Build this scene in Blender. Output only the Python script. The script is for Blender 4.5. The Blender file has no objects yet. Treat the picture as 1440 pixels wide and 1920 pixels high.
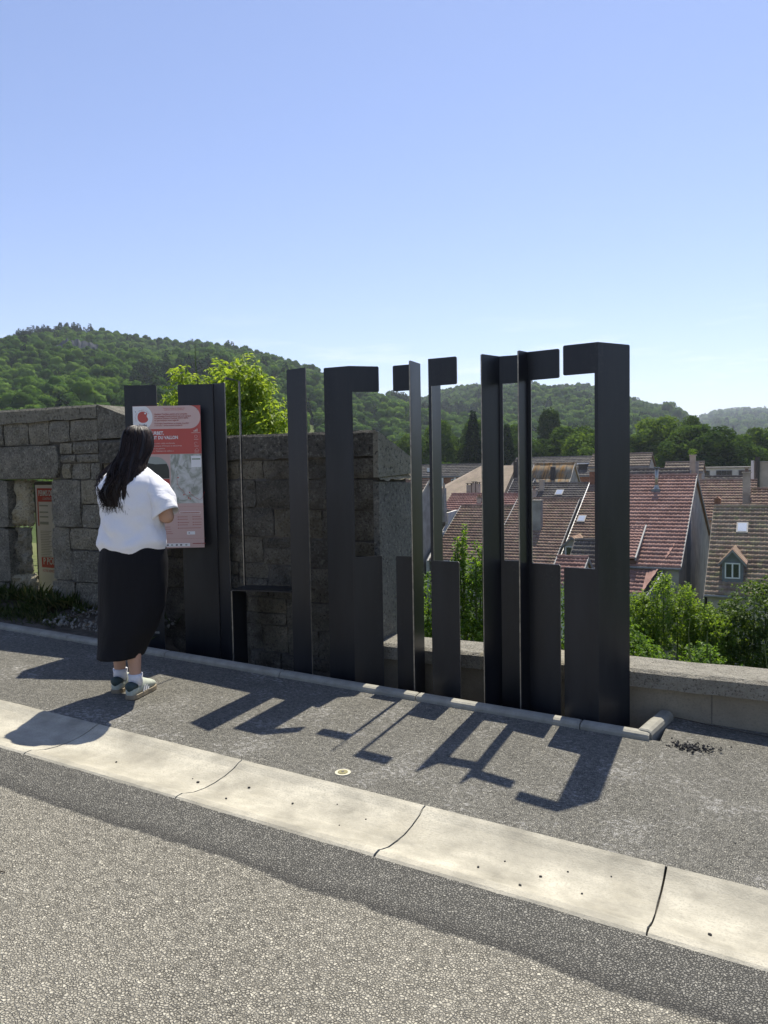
import bpy, bmesh, math, random
import numpy as np
from mathutils import Vector, Matrix, noise, Euler
random.seed(7); RNG = np.random.default_rng(7)
sc = bpy.context.scene
COL = sc.collection
rad = math.radians
GRADE = -0.041            # the street climbs 4.1 % towards -X
EYE = 1.51

# ------------------------------------------------------------------ camera
phi, pit, rol = rad(27.6), math.atan(1440/25450), rad(1.03)
Fw = Vector((-math.sin(phi)*math.cos(pit), math.cos(phi)*math.cos(pit), -math.sin(pit)))
Rt = Vector((math.cos(phi), math.sin(phi), 0)); Up = Rt.cross(Fw)
R2 = Rt*math.cos(rol) - Up*math.sin(rol); U2 = Rt*math.sin(rol) + Up*math.cos(rol)
cam = bpy.data.objects.new('camera', bpy.data.cameras.new('camera')); COL.objects.link(cam)
cam.matrix_world = Matrix(((R2.x, U2.x, -Fw.x, 0), (R2.y, U2.y, -Fw.y, 0), (R2.z, U2.z, -Fw.z, EYE), (0, 0, 0, 1)))
cam.data.lens = 27.0; cam.data.sensor_width = 36.0; cam.data.sensor_fit = 'AUTO'
cam.data.clip_start = 0.05; cam.data.clip_end = 20000
sc.camera = cam

# ------------------------------------------------------------------ sky, sun, exposure
SUN_EL, SUN_AZ = rad(61.2), rad(-3.6)      # azimuth from +Y towards +X
world = bpy.data.worlds.new('World'); sc.world = world; world.use_nodes = True
wn, wl = world.node_tree.nodes, world.node_tree.links; wn.clear()
wo = wn.new('ShaderNodeOutputWorld'); bg = wn.new('ShaderNodeBackground'); bg.inputs['Strength'].default_value = 0.110
sky = wn.new('ShaderNodeTexSky'); sky.sky_type = 'NISHITA'; sky.sun_disc = False
sky.sun_elevation = SUN_EL; sky.sun_rotation = SUN_AZ; sky.altitude = 350
sky.air_density = 1.0; sky.dust_density = 0.2; sky.ozone_density = 2.6
tc = wn.new('ShaderNodeTexCoord'); mp = wn.new('ShaderNodeMapping'); mp.inputs['Scale'].default_value = (2.2, 2.2, 16.0)
mp.inputs['Location'].default_value = (0.3, 1.7, 0.4)
nz = wn.new('ShaderNodeTexNoise'); nz.inputs['Scale'].default_value = 2.6; nz.inputs['Detail'].default_value = 7; nz.inputs['Roughness'].default_value = .62
rp = wn.new('ShaderNodeValToRGB'); rp.color_ramp.elements[0].position = .54; rp.color_ramp.elements[1].position = .68
rp.color_ramp.elements[1].color = (.75, .75, .75, 1)
sx = wn.new('ShaderNodeSeparateXYZ'); band = wn.new('ShaderNodeMapRange'); band.interpolation_type = 'SMOOTHERSTEP'
band.inputs['From Min'].default_value = .23; band.inputs['From Max'].default_value = .06; band.inputs['To Max'].default_value = .8
mu = wn.new('ShaderNodeMath'); mu.operation = 'MULTIPLY'
mx = wn.new('ShaderNodeMixRGB'); mx.inputs['Color2'].default_value = (7.2, 7.6, 8.2, 1)
wl.new(tc.outputs['Generated'], mp.inputs['Vector']); wl.new(mp.outputs[0], nz.inputs['Vector']); wl.new(nz.outputs['Fac'], rp.inputs[0])
wl.new(tc.outputs['Generated'], sx.inputs[0]); wl.new(sx.outputs['Z'], band.inputs['Value'])
wl.new(rp.outputs[0], mu.inputs[0]); wl.new(band.outputs[0], mu.inputs[1]); wl.new(mu.outputs[0], mx.inputs['Fac'])
tint = wn.new('ShaderNodeMixRGB'); tint.blend_type = 'MULTIPLY'; tint.inputs[0].default_value = 1; tint.inputs['Color2'].default_value = (1.10, .97, 1.03, 1); wl.new(sky.outputs[0], tint.inputs['Color1']); wl.new(tint.outputs[0], mx.inputs['Color1']); wl.new(mx.outputs[0], bg.inputs['Color']); wl.new(bg.outputs[0], wo.inputs[0])
sl = bpy.data.lights.new('sun', 'SUN'); sl.energy = 4.9; sl.angle = rad(.53); sl.color = (1, .94, .82)
so = bpy.data.objects.new('sun', sl); COL.objects.link(so)
tosun = Vector((math.sin(SUN_AZ)*math.cos(SUN_EL), math.cos(SUN_AZ)*math.cos(SUN_EL), math.sin(SUN_EL)))
so.rotation_euler = tosun.to_track_quat('Z', 'Y').to_euler(); so.location = (0, 0, 60)
sc.view_settings.view_transform = 'Standard'; sc.view_settings.look = 'None'
sc.view_settings.gamma = 1.0; sc.view_settings.exposure = 0.58; sc.view_settings.use_curve_mapping = False
sc.cycles.max_bounces = 8; sc.cycles.transparent_max_bounces = 8; sc.cycles.volume_bounces = 0

# ------------------------------------------------------------------ materials
class NT:
    def __init__(s, name):
        s.m = bpy.data.materials.new(name); s.m.use_nodes = True; s.n = s.m.node_tree.nodes; s.l = s.m.node_tree.links
        s.b = s.n['Principled BSDF']; s.out = s.n['Material Output']
        s.tc = s.n.new('ShaderNodeTexCoord')
    def obj(s): return s.tc.outputs['Object']
    def pos(s):
        g = s.n.new('ShaderNodeNewGeometry'); return g.outputs['Position']
    def island(s):
        g = s.n.new('ShaderNodeNewGeometry'); return g.outputs['Random Per Island']
    def rnd(s):
        g = s.n.new('ShaderNodeObjectInfo'); return g.outputs['Random']
    def noise(s, vec, scale, detail=4, rough=.55, out='Fac', dist=0):
        x = s.n.new('ShaderNodeTexNoise'); x.inputs['Scale'].default_value = scale; x.inputs['Detail'].default_value = detail
        x.inputs['Roughness'].default_value = rough; x.inputs['Distortion'].default_value = dist
        if vec is not None: s.l.new(vec, x.inputs['Vector'])
        return x.outputs[out]
    def vor(s, vec, scale, feature='F1', out='Distance', rnd=1):
        x = s.n.new('ShaderNodeTexVoronoi'); x.feature = feature; x.inputs['Scale'].default_value = scale; x.inputs['Randomness'].default_value = rnd
        s.l.new(vec, x.inputs['Vector']); return x.outputs[out]
    def map(s, vec, scale=(1, 1, 1), loc=(0, 0, 0), rot=(0, 0, 0)):
        x = s.n.new('ShaderNodeMapping'); x.inputs['Scale'].default_value = scale; x.inputs['Location'].default_value = loc
        x.inputs['Rotation'].default_value = rot; s.l.new(vec, x.inputs['Vector']); return x.outputs[0]
    def ramp(s, fac, stops, interp='LINEAR'):
        x = s.n.new('ShaderNodeValToRGB'); cr = x.color_ramp; cr.interpolation = interp
        while len(cr.elements) < len(stops): cr.elements.new(.5)
        for e, (p, c) in zip(cr.elements, stops):
            e.position = p; e.color = (c, c, c, 1) if isinstance(c, (int, float)) else (*c, 1)
        s.l.new(fac, x.inputs[0]); return x.outputs[0]
    def mix(s, fac, a, b, mode='MIX'):
        x = s.n.new('ShaderNodeMixRGB'); x.blend_type = mode
        for k, v in (('Fac', fac), ('Color1', a), ('Color2', b)):
            if isinstance(v, (int, float)): x.inputs[k].default_value = v if k == 'Fac' else (v, v, v, 1)
            elif isinstance(v, tuple): x.inputs[k].default_value = (*v, 1)
            else: s.l.new(v, x.inputs[k])
        return x.outputs[0]
    def math(s, op, a, b=0):
        x = s.n.new('ShaderNodeMath'); x.operation = op
        for i, v in enumerate((a, b)):
            if isinstance(v, (int, float)): x.inputs[i].default_value = v
            else: s.l.new(v, x.inputs[i])
        return x.outputs[0]
    def sep(s, vec):
        x = s.n.new('ShaderNodeSeparateXYZ'); s.l.new(vec, x.inputs[0]); return x.outputs
    def set(s, color=None, rough=None, metal=None, spec=None, bump=None, bstr=.4, bdist=.01, **kw):
        for k, v in (('Base Color', color), ('Roughness', rough), ('Metallic', metal), ('Specular IOR Level', spec)):
            if v is None: continue
            if isinstance(v, (int, float)): s.b.inputs[k].default_value = (v, v, v, 1) if k == 'Base Color' else v
            elif isinstance(v, tuple): s.b.inputs[k].default_value = (*v, 1)
            else: s.l.new(v, s.b.inputs[k])
        if bump is not None:
            x = s.n.new('ShaderNodeBump'); x.inputs['Strength'].default_value = bstr; x.inputs['Distance'].default_value = bdist
            s.l.new(bump, x.inputs['Height']); s.l.new(x.outputs[0], s.b.inputs['Normal'])
        return s.m
    def thin(s, color, amount):     # light passing through leaves
        t = s.n.new('ShaderNodeBsdfTranslucent'); s.l.new(color, t.inputs['Color']) if not isinstance(color, tuple) else None
        if isinstance(color, tuple): t.inputs['Color'].default_value = (*color, 1)
        a = s.n.new('ShaderNodeMixShader'); a.inputs[0].default_value = amount
        s.l.new(s.b.outputs[0], a.inputs[1]); s.l.new(t.outputs[0], a.inputs[2]); s.l.new(a.outputs[0], s.out.inputs['Surface'])
        return s.m

def plain(name, c, rough=.7, metal=0, spec=.5, var=0, vs=8, bump=0):
    t = NT(name); col = c
    if var:
        n = t.noise(t.obj(), vs, 5); col = t.mix(t.ramp(n, [(.3, 0), (.7, 1)]), tuple(x*(1-var) for x in c), tuple(min(1, x*(1+var)) for x in c))
    return t.set(col, rough, metal, spec, bump=t.noise(t.obj(), vs*4, 4) if bump else None, bstr=bump, bdist=.01)

M = {}
def asphalt(name, lo, mid, hi, scale, patch=None, dust=0):
    t = NT(name); p = t.pos()
    wob = t.n.new('ShaderNodeVectorMath'); wob.operation = 'ADD'
    t.l.new(p, wob.inputs[0]); sc_ = t.n.new('ShaderNodeVectorMath'); sc_.operation = 'SCALE'; sc_.inputs['Scale'].default_value = .012
    t.l.new(t.noise(p, 60, 2, out='Color'), sc_.inputs[0]); t.l.new(sc_.outputs[0], wob.inputs[1]); q = wob.outputs[0]
    cell = t.vor(q, scale, out='Color'); cv = t.sep(cell)[0]
    col = t.ramp(cv, [(0, lo), (.3, mid), (.8, tuple(x*1.1 for x in mid)), (.93, hi), (1, tuple(min(1, x*1.15) for x in hi))])
    fine = t.noise(p, scale*5, 3); col = t.mix(.35, col, t.ramp(fine, [(.3, .35), (.7, 1.0)]), 'MULTIPLY')
    edge = t.vor(q, scale, 'DISTANCE_TO_EDGE')
    col = t.mix(t.math('MULTIPLY', t.ramp(edge, [(.0, 1), (.05, .8), (.16, 0)]), t.ramp(t.noise(p, 38, 3), [(.40, .15), (.62, 1)])), col, tuple(x*.38 for x in lo))
    big = t.noise(p, 1.3, 5, .6); col = t.mix(t.ramp(big, [(.35, 0), (.7, .22)]), col, tuple(x*1.25 for x in mid))
    if dust:
        d = t.math('MULTIPLY', t.noise(p, 2.6, 8, .72), t.noise(p, 45, 3, .6))
        col = t.mix(t.ramp(d, [(.285, 0), (.40, dust)]), col, (.52, .50, .46))
    if patch:
        y = t.sep(p)[1]
        yy = t.math('ADD', y, t.math('MULTIPLY', t.math('SUBTRACT', t.noise(t.map(p, (1, .4, 1)), 3.0, 4, .5), .5), .13))
        yy = t.math('ADD', yy, t.math('MULTIPLY', t.math('SUBTRACT', t.noise(p, 55, 2), .5), .03))
        dk = t.ramp(t.math('SUBTRACT', yy, 1.70), [(.455, 0), (.468, 1)])   # newer, darker band beside the channel
        dcol = t.mix(t.ramp(t.noise(p, 22, 4, .6), [(.4, 0), (.62, 1)]), (.17, .165, .145), (.26, .25, .215))
        dcol = t.mix(t.ramp(edge, [(.0, .7), (.05, .5), (.16, 0)]), t.mix(.6, dcol, t.ramp(cv, [(0, (.14, .135, .115)), (.8, (.235, .225, .195)), (1, (.37, .355, .30))])), (.015, .015, .015))
        rim = t.ramp(t.math('SUBTRACT', yy, 1.70), [(.455, 0), (.475, .6), (.56, 0)])
        dcol = t.mix(rim, dcol, (.065, .062, .056))
        col = t.mix(dk, col, dcol)
    h = t.math('ADD', t.ramp(edge, [(0, 0), (.22, 1)]), t.math('MULTIPLY', cv, .7))
    return t.set(col, .93, 0, .25, bump=h, bstr=.9, bdist=.007)
M['road'] = asphalt('road_asphalt', (.22, .205, .165), (.37, .345, .28), (.52, .485, .39), 112, patch=True)
M['pave'] = asphalt('pavement_asphalt', (.165, .158, .135), (.265, .254, .216), (.38, .36, .30), 125, dust=.75)

def concrete(name, c, stain=.25, sc_=6, bump=.35, tint=(.45, .40, .28)):
    t = NT(name); p = t.pos()
    n1 = t.noise(p, sc_, 7, .62); n2 = t.noise(p, sc_*22, 4, .6)
    col = t.mix(t.ramp(n1, [(.32, 0), (.68, 1)]), tuple(x*(1-stain*1.25) for x in c), tuple(min(1, x*(1+stain*.45)) for x in c))
    col = t.mix(t.ramp(t.noise(p, sc_*.6, 5, .7), [(.52, 0), (.7, .35)]), col, tint)
    col = t.mix(t.ramp(n2, [(.50, 0), (.66, .6)]), col, tuple(x*.66 for x in c))
    col = t.mix(t.ramp(t.noise(t.map(p, (.35, 2.2, 1)), 6, 5, .7), [(.45, 0), (.7, .45)]), col, tuple(x*.7 for x in c))
    pits = t.ramp(t.vor(p, 95), [(.0, 1), (.13, 0)])
    col = t.mix(t.math('MULTIPLY', pits, t.ramp(t.noise(p, 30, 2), [(.52, 0), (.6, .7)])), col, tuple(x*.35 for x in c))
    h = t.math('ADD', n2, t.math('MULTIPLY', n1, .6))
    return t.set(col, .9, 0, .3, bump=h, bstr=bump, bdist=.006)
M['channel'] = concrete('pale_channel_concrete', (.45, .42, .335), .36, 5, .5, (.36, .325, .24))
M['kerb'] = concrete('kerb_concrete', (.36, .345, .29), .25, 9, .5, (.26, .25, .2))
M['render'] = concrete('parapet_concrete', (.30, .26, .19), .2, 4, .3, (.22, .19, .12))

def stone(name, c, dark=.45, lich=.4, sc_=7, dark_mix=0):
    t = NT(name); p = t.pos(); r = t.rnd()
    n1 = t.noise(p, sc_, 8, .68); n2 = t.noise(p, sc_*9, 5, .7); n3 = t.noise(p, 2.2, 4, .6)
    col = t.mix(t.ramp(n1, [(.35, 0), (.65, 1)]), tuple(x*dark for x in c), c)
    col = t.mix(t.ramp(r, [(0, .6), (.45, 0)]), col, tuple(x*.42 for x in c))
    col = t.mix(t.ramp(r, [(0, 0), (1, .55)]), col, t.mix(t.ramp(r, [(0, 0), (.5, 0), (1, 1)]), tuple(x*.7 for x in c), (c[0]*1.1, c[1]*1.02, c[2]*.82)))
    col = t.mix(t.ramp(n2, [(.57, 0), (.64, lich)]), col, (.46, .44, .35))
    col = t.mix(t.ramp(t.noise(p, 26, 5, .8), [(.58, 0), (.63, lich*.8)]), col, (.50, .48, .38))
    col = t.mix(t.ramp(n2, [(.36, .85), (.46, 0)]), col, tuple(x*.16 for x in c))
    if dark_mix: col = t.mix(t.ramp(n3, [(.35, dark_mix), (.65, dark_mix*.35)]), col, (.022, .021, .02))  # uneven near-black tone mixed in by broad noise
    pit = t.ramp(t.vor(t.map(p, (1, 1, 1.3)), 42), [(0, 0), (.25, 1)])
    h = t.math('ADD', t.math('MULTIPLY', n1, 1.6), t.math('ADD', t.math('MULTIPLY', n2, .9), t.math('MULTIPLY', pit, .35)))
    return t.set(col, .95, 0, .2, bump=h, bstr=1.0, bdist=.03)
M['stone'] = stone('weathered_limestone', (.32, .30, .24), .38, .62)
M['stone_dark'] = stone('dark_limestone', (.38, .345, .27), .26, .6, dark_mix=.60)
M['stone_pale'] = stone('pale_limestone', (.46, .42, .31), .5, .5)
M['cap'] = stone('parapet_cap_stone', (.50, .47, .395), .6, .5, 10)
M['coping'] = stone('coping_mortar', (.25, .24, .20), .62, .35, 4)
M['pier'] = stone('pier_stone', (.33, .32, .275), .6, .45, 4)
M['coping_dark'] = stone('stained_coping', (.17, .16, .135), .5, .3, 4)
M['mortar'] = plain('old_mortar', (.11, .10, .085), .95, var=.5, vs=12, bump=.6)

t = NT('dark_steel_plate'); o_ = t.pos()
n1 = t.noise(t.map(o_, (3, 3, .5)), 2.0, 6, .65); n2 = t.noise(o_, 55, 5, .7)
cs = t.mix(t.ramp(n1, [(.3, 0), (.7, 1)]), (.014, .016, .021), (.030, .031, .036))
cs = t.mix(t.ramp(t.math('MULTIPLY', n2, t.noise(t.map(o_, (1, 1, .35)), 4, 4, .6)), [(.33, 0), (.46, .16)]), cs, (.13, .12, .105))
M['steel'] = t.set(cs, t.ramp(n1, [(.3, .28), (.7, .42)]), .35, .5, bump=n2, bstr=.05, bdist=.002)
M['steel_edge'] = plain('sunlit_worn_steel_edge', (.30, .27, .22), .45, .6, var=.35, vs=30)  # worn plate rims, with their sunlit brightness put into the colour

def leafmat(name, c1, c2, c3, trans=.5, inst=False, rough=.55, amt=1.25):
    t = NT(name); r = t.rnd() if inst else t.island(); i = t.island()
    col = t.ramp(i, [(0, c1), (.55, c2), (1, c3)])
    if inst:
        col = t.mix(.65, col, t.ramp(r, [(0, tuple(x*.55 for x in c1)), (.3, c1), (.6, c2), (.9, c3), (1, tuple(x*1.25 for x in c3))]))
    t.set(col, rough, 0, .35 if rough < .9 else .03)
    tcol = t.mix(1, col, (amt*1.25, amt*1.2, amt*.45), 'MULTIPLY')
    return t.thin(tcol, trans)
M['leaf_bright'] = leafmat('bright_spring_leaf', (.12, .19, .035), (.20, .28, .05), (.30, .38, .085), .52, amt=1.45)
M['leaf_bush'] = leafmat('bush_leaf', (.08, .14, .028), (.13, .205, .035), (.21, .30, .055), .5, amt=1.45)
M['leaf_shrub'] = leafmat('shrub_leaf', (.05, .105, .02), (.10, .18, .03), (.17, .27, .045), .5, amt=1.4)
M['leaf_dark'] = leafmat('dark_shrub_leaf', (.040, .078, .020), (.075, .13, .03), (.13, .19, .05), .45)
M['leaf_tree'] = leafmat('tree_leaf', (.030, .065, .016), (.060, .11, .022), (.11, .17, .035), .4, inst=True, rough=.95)
M['leaf_conifer'] = leafmat('conifer_needles', (.012, .030, .013), (.022, .046, .018), (.035, .065, .024), .15, inst=True, rough=1.0)
M['leaf_lime'] = leafmat('light_tree_leaf', (.045, .09, .02), (.08, .14, .028), (.13, .20, .04), .4, inst=True, rough=.95)
M['forest'] = leafmat('forest_leaf', (.040, .088, .017), (.072, .142, .024), (.125, .20, .036), .38, inst=True, rough=1.0)
M['bark'] = plain('bark', (.07, .055, .04), .95, var=.4, vs=20, bump=.6)
M['stem'] = plain('green_stem', (.10, .13, .04), .8)
M['grass_blade'] = leafmat('grass_blade', (.04, .07, .02), (.07, .11, .03), (.18, .17, .08), .35)

def tilemat(name, a, b, c, lich=0):
    t = NT(name); p = t.pos(); i = t.island()
    col = t.ramp(i, [(0, tuple(x*.6+y*.4 for x, y in zip(a, b))), (.5, b), (1, tuple(x*.5+y*.5 for x, y in zip(c, b)))])
    n = t.noise(p, 1.1, 6, .65); col = t.mix(t.ramp(n, [(.35, .55), (.6, 0)]), col, tuple(x*.55 for x in a))
    if lich: col = t.mix(t.ramp(t.noise(p, 2.6, 7, .72), [(.5, 0), (.62, lich)]), col, (.36, .33, .16))
    col = t.mix(t.ramp(t.noise(p, 14, 4, .7), [(.62, 0), (.72, .35)]), col, (.33, .31, .27))
    return t.set(col, .85, 0, .35, bump=t.noise(p, 30, 3), bstr=.3, bdist=.01)
M['tile_red'] = tilemat('red_clay_tile', (.33, .175, .135), (.41, .235, .185), (.49, .31, .245))
M['tile_brown'] = tilemat('aged_brown_tile', (.21, .135, .10), (.30, .195, .145), (.40, .28, .21), .35)
M['tile_moss'] = tilemat('mossy_brown_tile', (.26, .18, .125), (.36, .26, .18), (.46, .35, .25), .75)
M['tile_grey'] = tilemat('grey_tile', (.10, .09, .085), (.15, .135, .12), (.20, .18, .16), .2)
M['tile_pink'] = tilemat('pink_clay_tile', (.28, .15, .12), (.34, .19, .155), (.42, .26, .21))
M['tile_tan'] = tilemat('tan_tile', (.24, .19, .14), (.28, .22, .165), (.32, .26, .19), .2)
t = NT('lichened_sheet_roof'); p_ = t.pos()
c_ = t.mix(t.ramp(t.noise(t.map(p_, (1, .25, .3)), 1.8, 6, .65), [(.42, 0), (.62, 1)]), (.30, .27, .20), (.42, .22, .06))
c_ = t.mix(t.ramp(t.noise(t.map(p_, (2, .2, .2)), 3, 5, .6), [(.45, .0), (.65, .85)]), c_, (.10, .085, .06))
M['sheet'] = t.set(c_, .85, 0, .3)
M['wall_grey'] = plain('grey_render', (.33, .305, .265), .95, var=.3, vs=1.3, bump=.3)
M['wall_cream'] = plain('cream_render', (.42, .38, .31), .92, var=.2, vs=1.2)
M['wall_white'] = plain('white_render', (.55, .53, .49), .9, var=.15, vs=1.5)
M['wall_brick'] = plain('brick_wall', (.24, .12, .075), .9, var=.3, vs=6)
M['zinc'] = plain('zinc_flashing', (.22, .22, .215), .7, 0, var=.15, vs=5)
M['cladding'] = plain('grey_cladding', (.17, .185, .20), .6, .2, var=.15, vs=4)
M['white_paint'] = plain('white_paint', (.72, .72, .70), .5)
M['wood'] = plain('brown_board', (.13, .07, .05), .8, var=.3, vs=8)
M['dark_wood'] = plain('dark_board', (.06, .055, .05), .8, var=.3, vs=8)
M['glass'] = plain('window_glass', (.03, .035, .04), .08, 0, .8)
M['skyglass'] = plain('skylight_glass', (.45, .5, .55), .12, .6, .8)
M['chrome'] = plain('flue_steel', (.42, .40, .35), .35, .8)
M['soil'] = plain('dry_soil', (.09, .075, .055), .97, var=.5, vs=14, bump=.8)
M['trench'] = plain('trench_soil', (.10, .09, .07), .97, var=.4, vs=14, bump=.8)
M['rubble'] = plain('rubble', (.24, .23, .20), .95, var=.4, vs=40, bump=.5)
M['black_bit'] = plain('tar_crumb', (.02, .02, .02), .8)

# ------------------------------------------------------------------ mesh helpers
class MB:
    def __init__(s): s.v = []; s.f = []
    def add(s, vs, fs):
        k = len(s.v); s.v += [tuple(p) for p in vs]; s.f += [tuple(i+k for i in f) for f in fs]; return s
    def box(s, x0, x1, y0, y1, z0, z1, mtx=None):
        vs = [Vector(p) for p in ((x0, y0, z0), (x1, y0, z0), (x1, y1, z0), (x0, y1, z0), (x0, y0, z1), (x1, y0, z1), (x1, y1, z1), (x0, y1, z1))]
        if mtx is not None: vs = [mtx @ p for p in vs]
        return s.add(vs, [(0, 3, 2, 1), (4, 5, 6, 7), (0, 1, 5, 4), (1, 2, 6, 5), (2, 3, 7, 6), (3, 0, 4, 7)])
    def prism(s, poly, vec):        # poly: 3-D points, vec: thickness vector
        n = len(poly); vec = Vector(vec); a = [Vector(p) for p in poly]; b = [p+vec for p in a]
        fs = [tuple(range(n-1, -1, -1)), tuple(range(n, 2*n))] + [(i, (i+1) % n, n+(i+1) % n, n+i) for i in range(n)]
        return s.add(a+b, fs)
    def tube(s, pts, r, n=8, caps=True):
        pts = [Vector(p) for p in pts]; rs = r if isinstance(r, (list, tuple)) else [r]*len(pts); rings = []
        for i, p in enumerate(pts):
            d = (pts[min(i+1, len(pts)-1)]-pts[max(i-1, 0)]).normalized()
            a = d.cross(Vector((0, 0, 1)) if abs(d.z) < .9 else Vector((1, 0, 0))).normalized(); b = d.cross(a)
            rings.append([p+(a*math.cos(2*math.pi*k/n)+b*math.sin(2*math.pi*k/n))*rs[i] for k in range(n)])
        return s.loft(rings, caps)
    def loft(s, rings, caps=True):
        n = len(rings[0]); vs = [p for r in rings for p in r]; fs = []
        for i in range(len(rings)-1):
            for k in range(n): fs.append((i*n+k, i*n+(k+1) % n, (i+1)*n+(k+1) % n, (i+1)*n+k))
        if caps: fs += [tuple(range(n-1, -1, -1)), tuple(range((len(rings)-1)*n, len(rings)*n))]
        return s.add(vs, fs)
    def mesh(s, name, smooth=False):
        m = bpy.data.meshes.new(name); m.from_pydata([tuple(p) for p in s.v], [], s.f)
        bm = bmesh.new(); bm.from_mesh(m); bmesh.ops.recalc_face_normals(bm, faces=bm.faces); bm.to_mesh(m); bm.free()
        if smooth: m.shade_smooth()
        return m
    def build(s, name, mat, parent=None, smooth=False, **kw):
        return put(name, s.mesh(name, smooth), mat, parent, **kw)

def put(name, mesh, mat=None, parent=None, **kw):
    o = bpy.data.objects.new(name, mesh); COL.objects.link(o)
    if mat is not None and not mesh.materials: mesh.materials.append(mat)
    if parent is not None: o.parent = parent
    for k, v in kw.items(): o[k] = v
    return o
def thing(name, label, cat, loc=(0, 0, 0), rz=0, group=None):
    o = bpy.data.objects.new(name, None); COL.objects.link(o); o.location = loc; o.rotation_euler = (0, 0, rz); o.empty_display_size = .1
    o['label'] = label; o['category'] = cat
    if group: o['group'] = group
    return o
def tag(o, label, cat, group=None, kind=None):
    o['label'] = label; o['category'] = cat
    if group: o['group'] = group
    if kind: o['kind'] = kind
    return o
def bevel(mesh, w, seg=1):
    bm = bmesh.new(); bm.from_mesh(mesh)
    bmesh.ops.bevel(bm, geom=[e for e in bm.edges if e.calc_face_angle(0) > .5], offset=w, segments=seg, affect='EDGES', profile=.5)
    bm.to_mesh(mesh); bm.free(); return mesh
def npmesh(name, verts, faces, mat, smooth=False):
    """verts (N,3), faces (F,k) arrays"""
    m = bpy.data.meshes.new(name); v = np.asarray(verts, np.float32); f = np.asarray(faces, np.int32); k = f.shape[1]
    m.vertices.add(len(v)); m.vertices.foreach_set('co', v.ravel())
    m.loops.add(f.size); m.loops.foreach_set('vertex_index', f.ravel())
    m.polygons.add(len(f)); m.polygons.foreach_set('loop_start', np.arange(0, f.size, k, dtype=np.int32))
    m.polygons.foreach_set('loop_total', np.full(len(f), k, np.int32))
    m.update(calc_edges=True); m.validate()
    if smooth: m.shade_smooth()
    if mat is not None: m.materials.append(mat)
    return m
def leaves(name, C, size, mat, up=None, axis=None, aspect=.45, droop=.0, smooth=False, rng=RNG, fold=.18):
    """a two-triangle folded leaf at each point of C. axis: leaf direction (N,3)"""
    C = np.asarray(C, float); n = len(C); size = np.broadcast_to(np.asarray(size, float), (n,))
    if axis is None: axis = rng.normal(size=(n, 3))
    axis = axis + np.array([0, 0, -droop]); axis /= np.linalg.norm(axis, axis=1, keepdims=True)+1e-9
    nr = rng.normal(size=(n, 3))*.55 + np.array([0, 0, 1.0]) if up is None else up
    side = np.cross(axis, nr); side /= np.linalg.norm(side, axis=1, keepdims=True)+1e-9
    nn = np.cross(side, axis); s = size[:, None]
    P0 = C; P1 = C+axis*s*.5+side*s*aspect*.5+nn*s*fold*.5; P2 = C+axis*s-nn*s*.05; P3 = C+axis*s*.5-side*s*aspect*.5+nn*s*fold*.5
    V = np.stack([P0, P1, P2, P3], 1).reshape(-1, 3); b = np.arange(n)[:, None]*4
    F = np.concatenate([b+np.array([[0, 1, 2]]), b+np.array([[0, 2, 3]])], 0)
    return npmesh(name, V, F, mat, smooth)
def real_text():
    dg = bpy.context.evaluated_depsgraph_get()
    for o in [o for o in COL.objects if o.type == 'FONT']:
        me = bpy.data.meshes.new_from_object(o.evaluated_get(dg)); c = o.data; nm = o.name; n = put(nm, me, None, None)
        n.parent = o.parent; n.matrix_basis = o.matrix_basis.copy()
        if not me.materials: me.materials.append(c.materials[0])
        bpy.data.objects.remove(o); n.name = nm
def gz(x): return GRADE*x
# ------------------------------------------------------------------ street, channel, pavement
def sheet(name, pts, dz, mat, **kw):
    mb = MB(); mb.add([(x, y, gz(x)+dz) for x, y in pts], [tuple(range(len(pts)))]); return mb.build(name, mat, kind='structure', **kw)
def ky(x): return 4.225+.022*(x+.63)          # street-side face of the edging kerb
sheet('road', [(-70, -45), (70, -45), (70, 2.462), (-70, 2.462)], 0, M['road'])
sheet('pavement', [(-70, 2.93), (70, 2.93), (70, 4.69), (-.58, 4.69), (-.58, ky(-.58)+.03), (-12.3, ky(-12.3)+.03), (-70, ky(-12.3)+.03)], 0, M['pave'])
sheet('channel_bed', [(-70, 2.44), (70, 2.44), (70, 2.95), (-70, 2.95)], -.045, M['mortar'])
prof = [(2.458, .000), (2.470, .006), (2.505, .006), (2.525, -.002), (2.58, -.018), (2.65, -.027), (2.72, -.029), (2.79, -.024), (2.86, -.011), (2.90, .003), (2.925, .008), (2.936, .002)]
gut = thing('drainage_channel', 'pale cream concrete drainage channel running between road and pavement', 'channel')
del gut['category']; gut['kind'] = 'structure'
for k in range(-18, 16):
    x0 = -.375+.98*k+.004; x1 = x0+.972; mb = MB(); N = 9; rings = []
    for i in range(N):
        x = x0+(x1-x0)*i/(N-1)
        row = []
        for j, (y, z) in enumerate(prof):
            jit = (noise.noise((x*9, y*3, 0))*.004+noise.noise((x*31, y*9, 3))*.003) if j in (0, len(prof)-1) else 0
            row.append((x+(noise.noise((k+.5*(i > 4), y*14, 1))*.004 if i in (0, N-1) else 0), y+jit, gz(x)+z))
        row += [(x, 2.936, gz(x)-.09), (x, 2.458, gz(x)-.09)]; rings.append(row)
    mb.loft(rings); mb.build('channel_block', M['channel'], gut)

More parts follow.
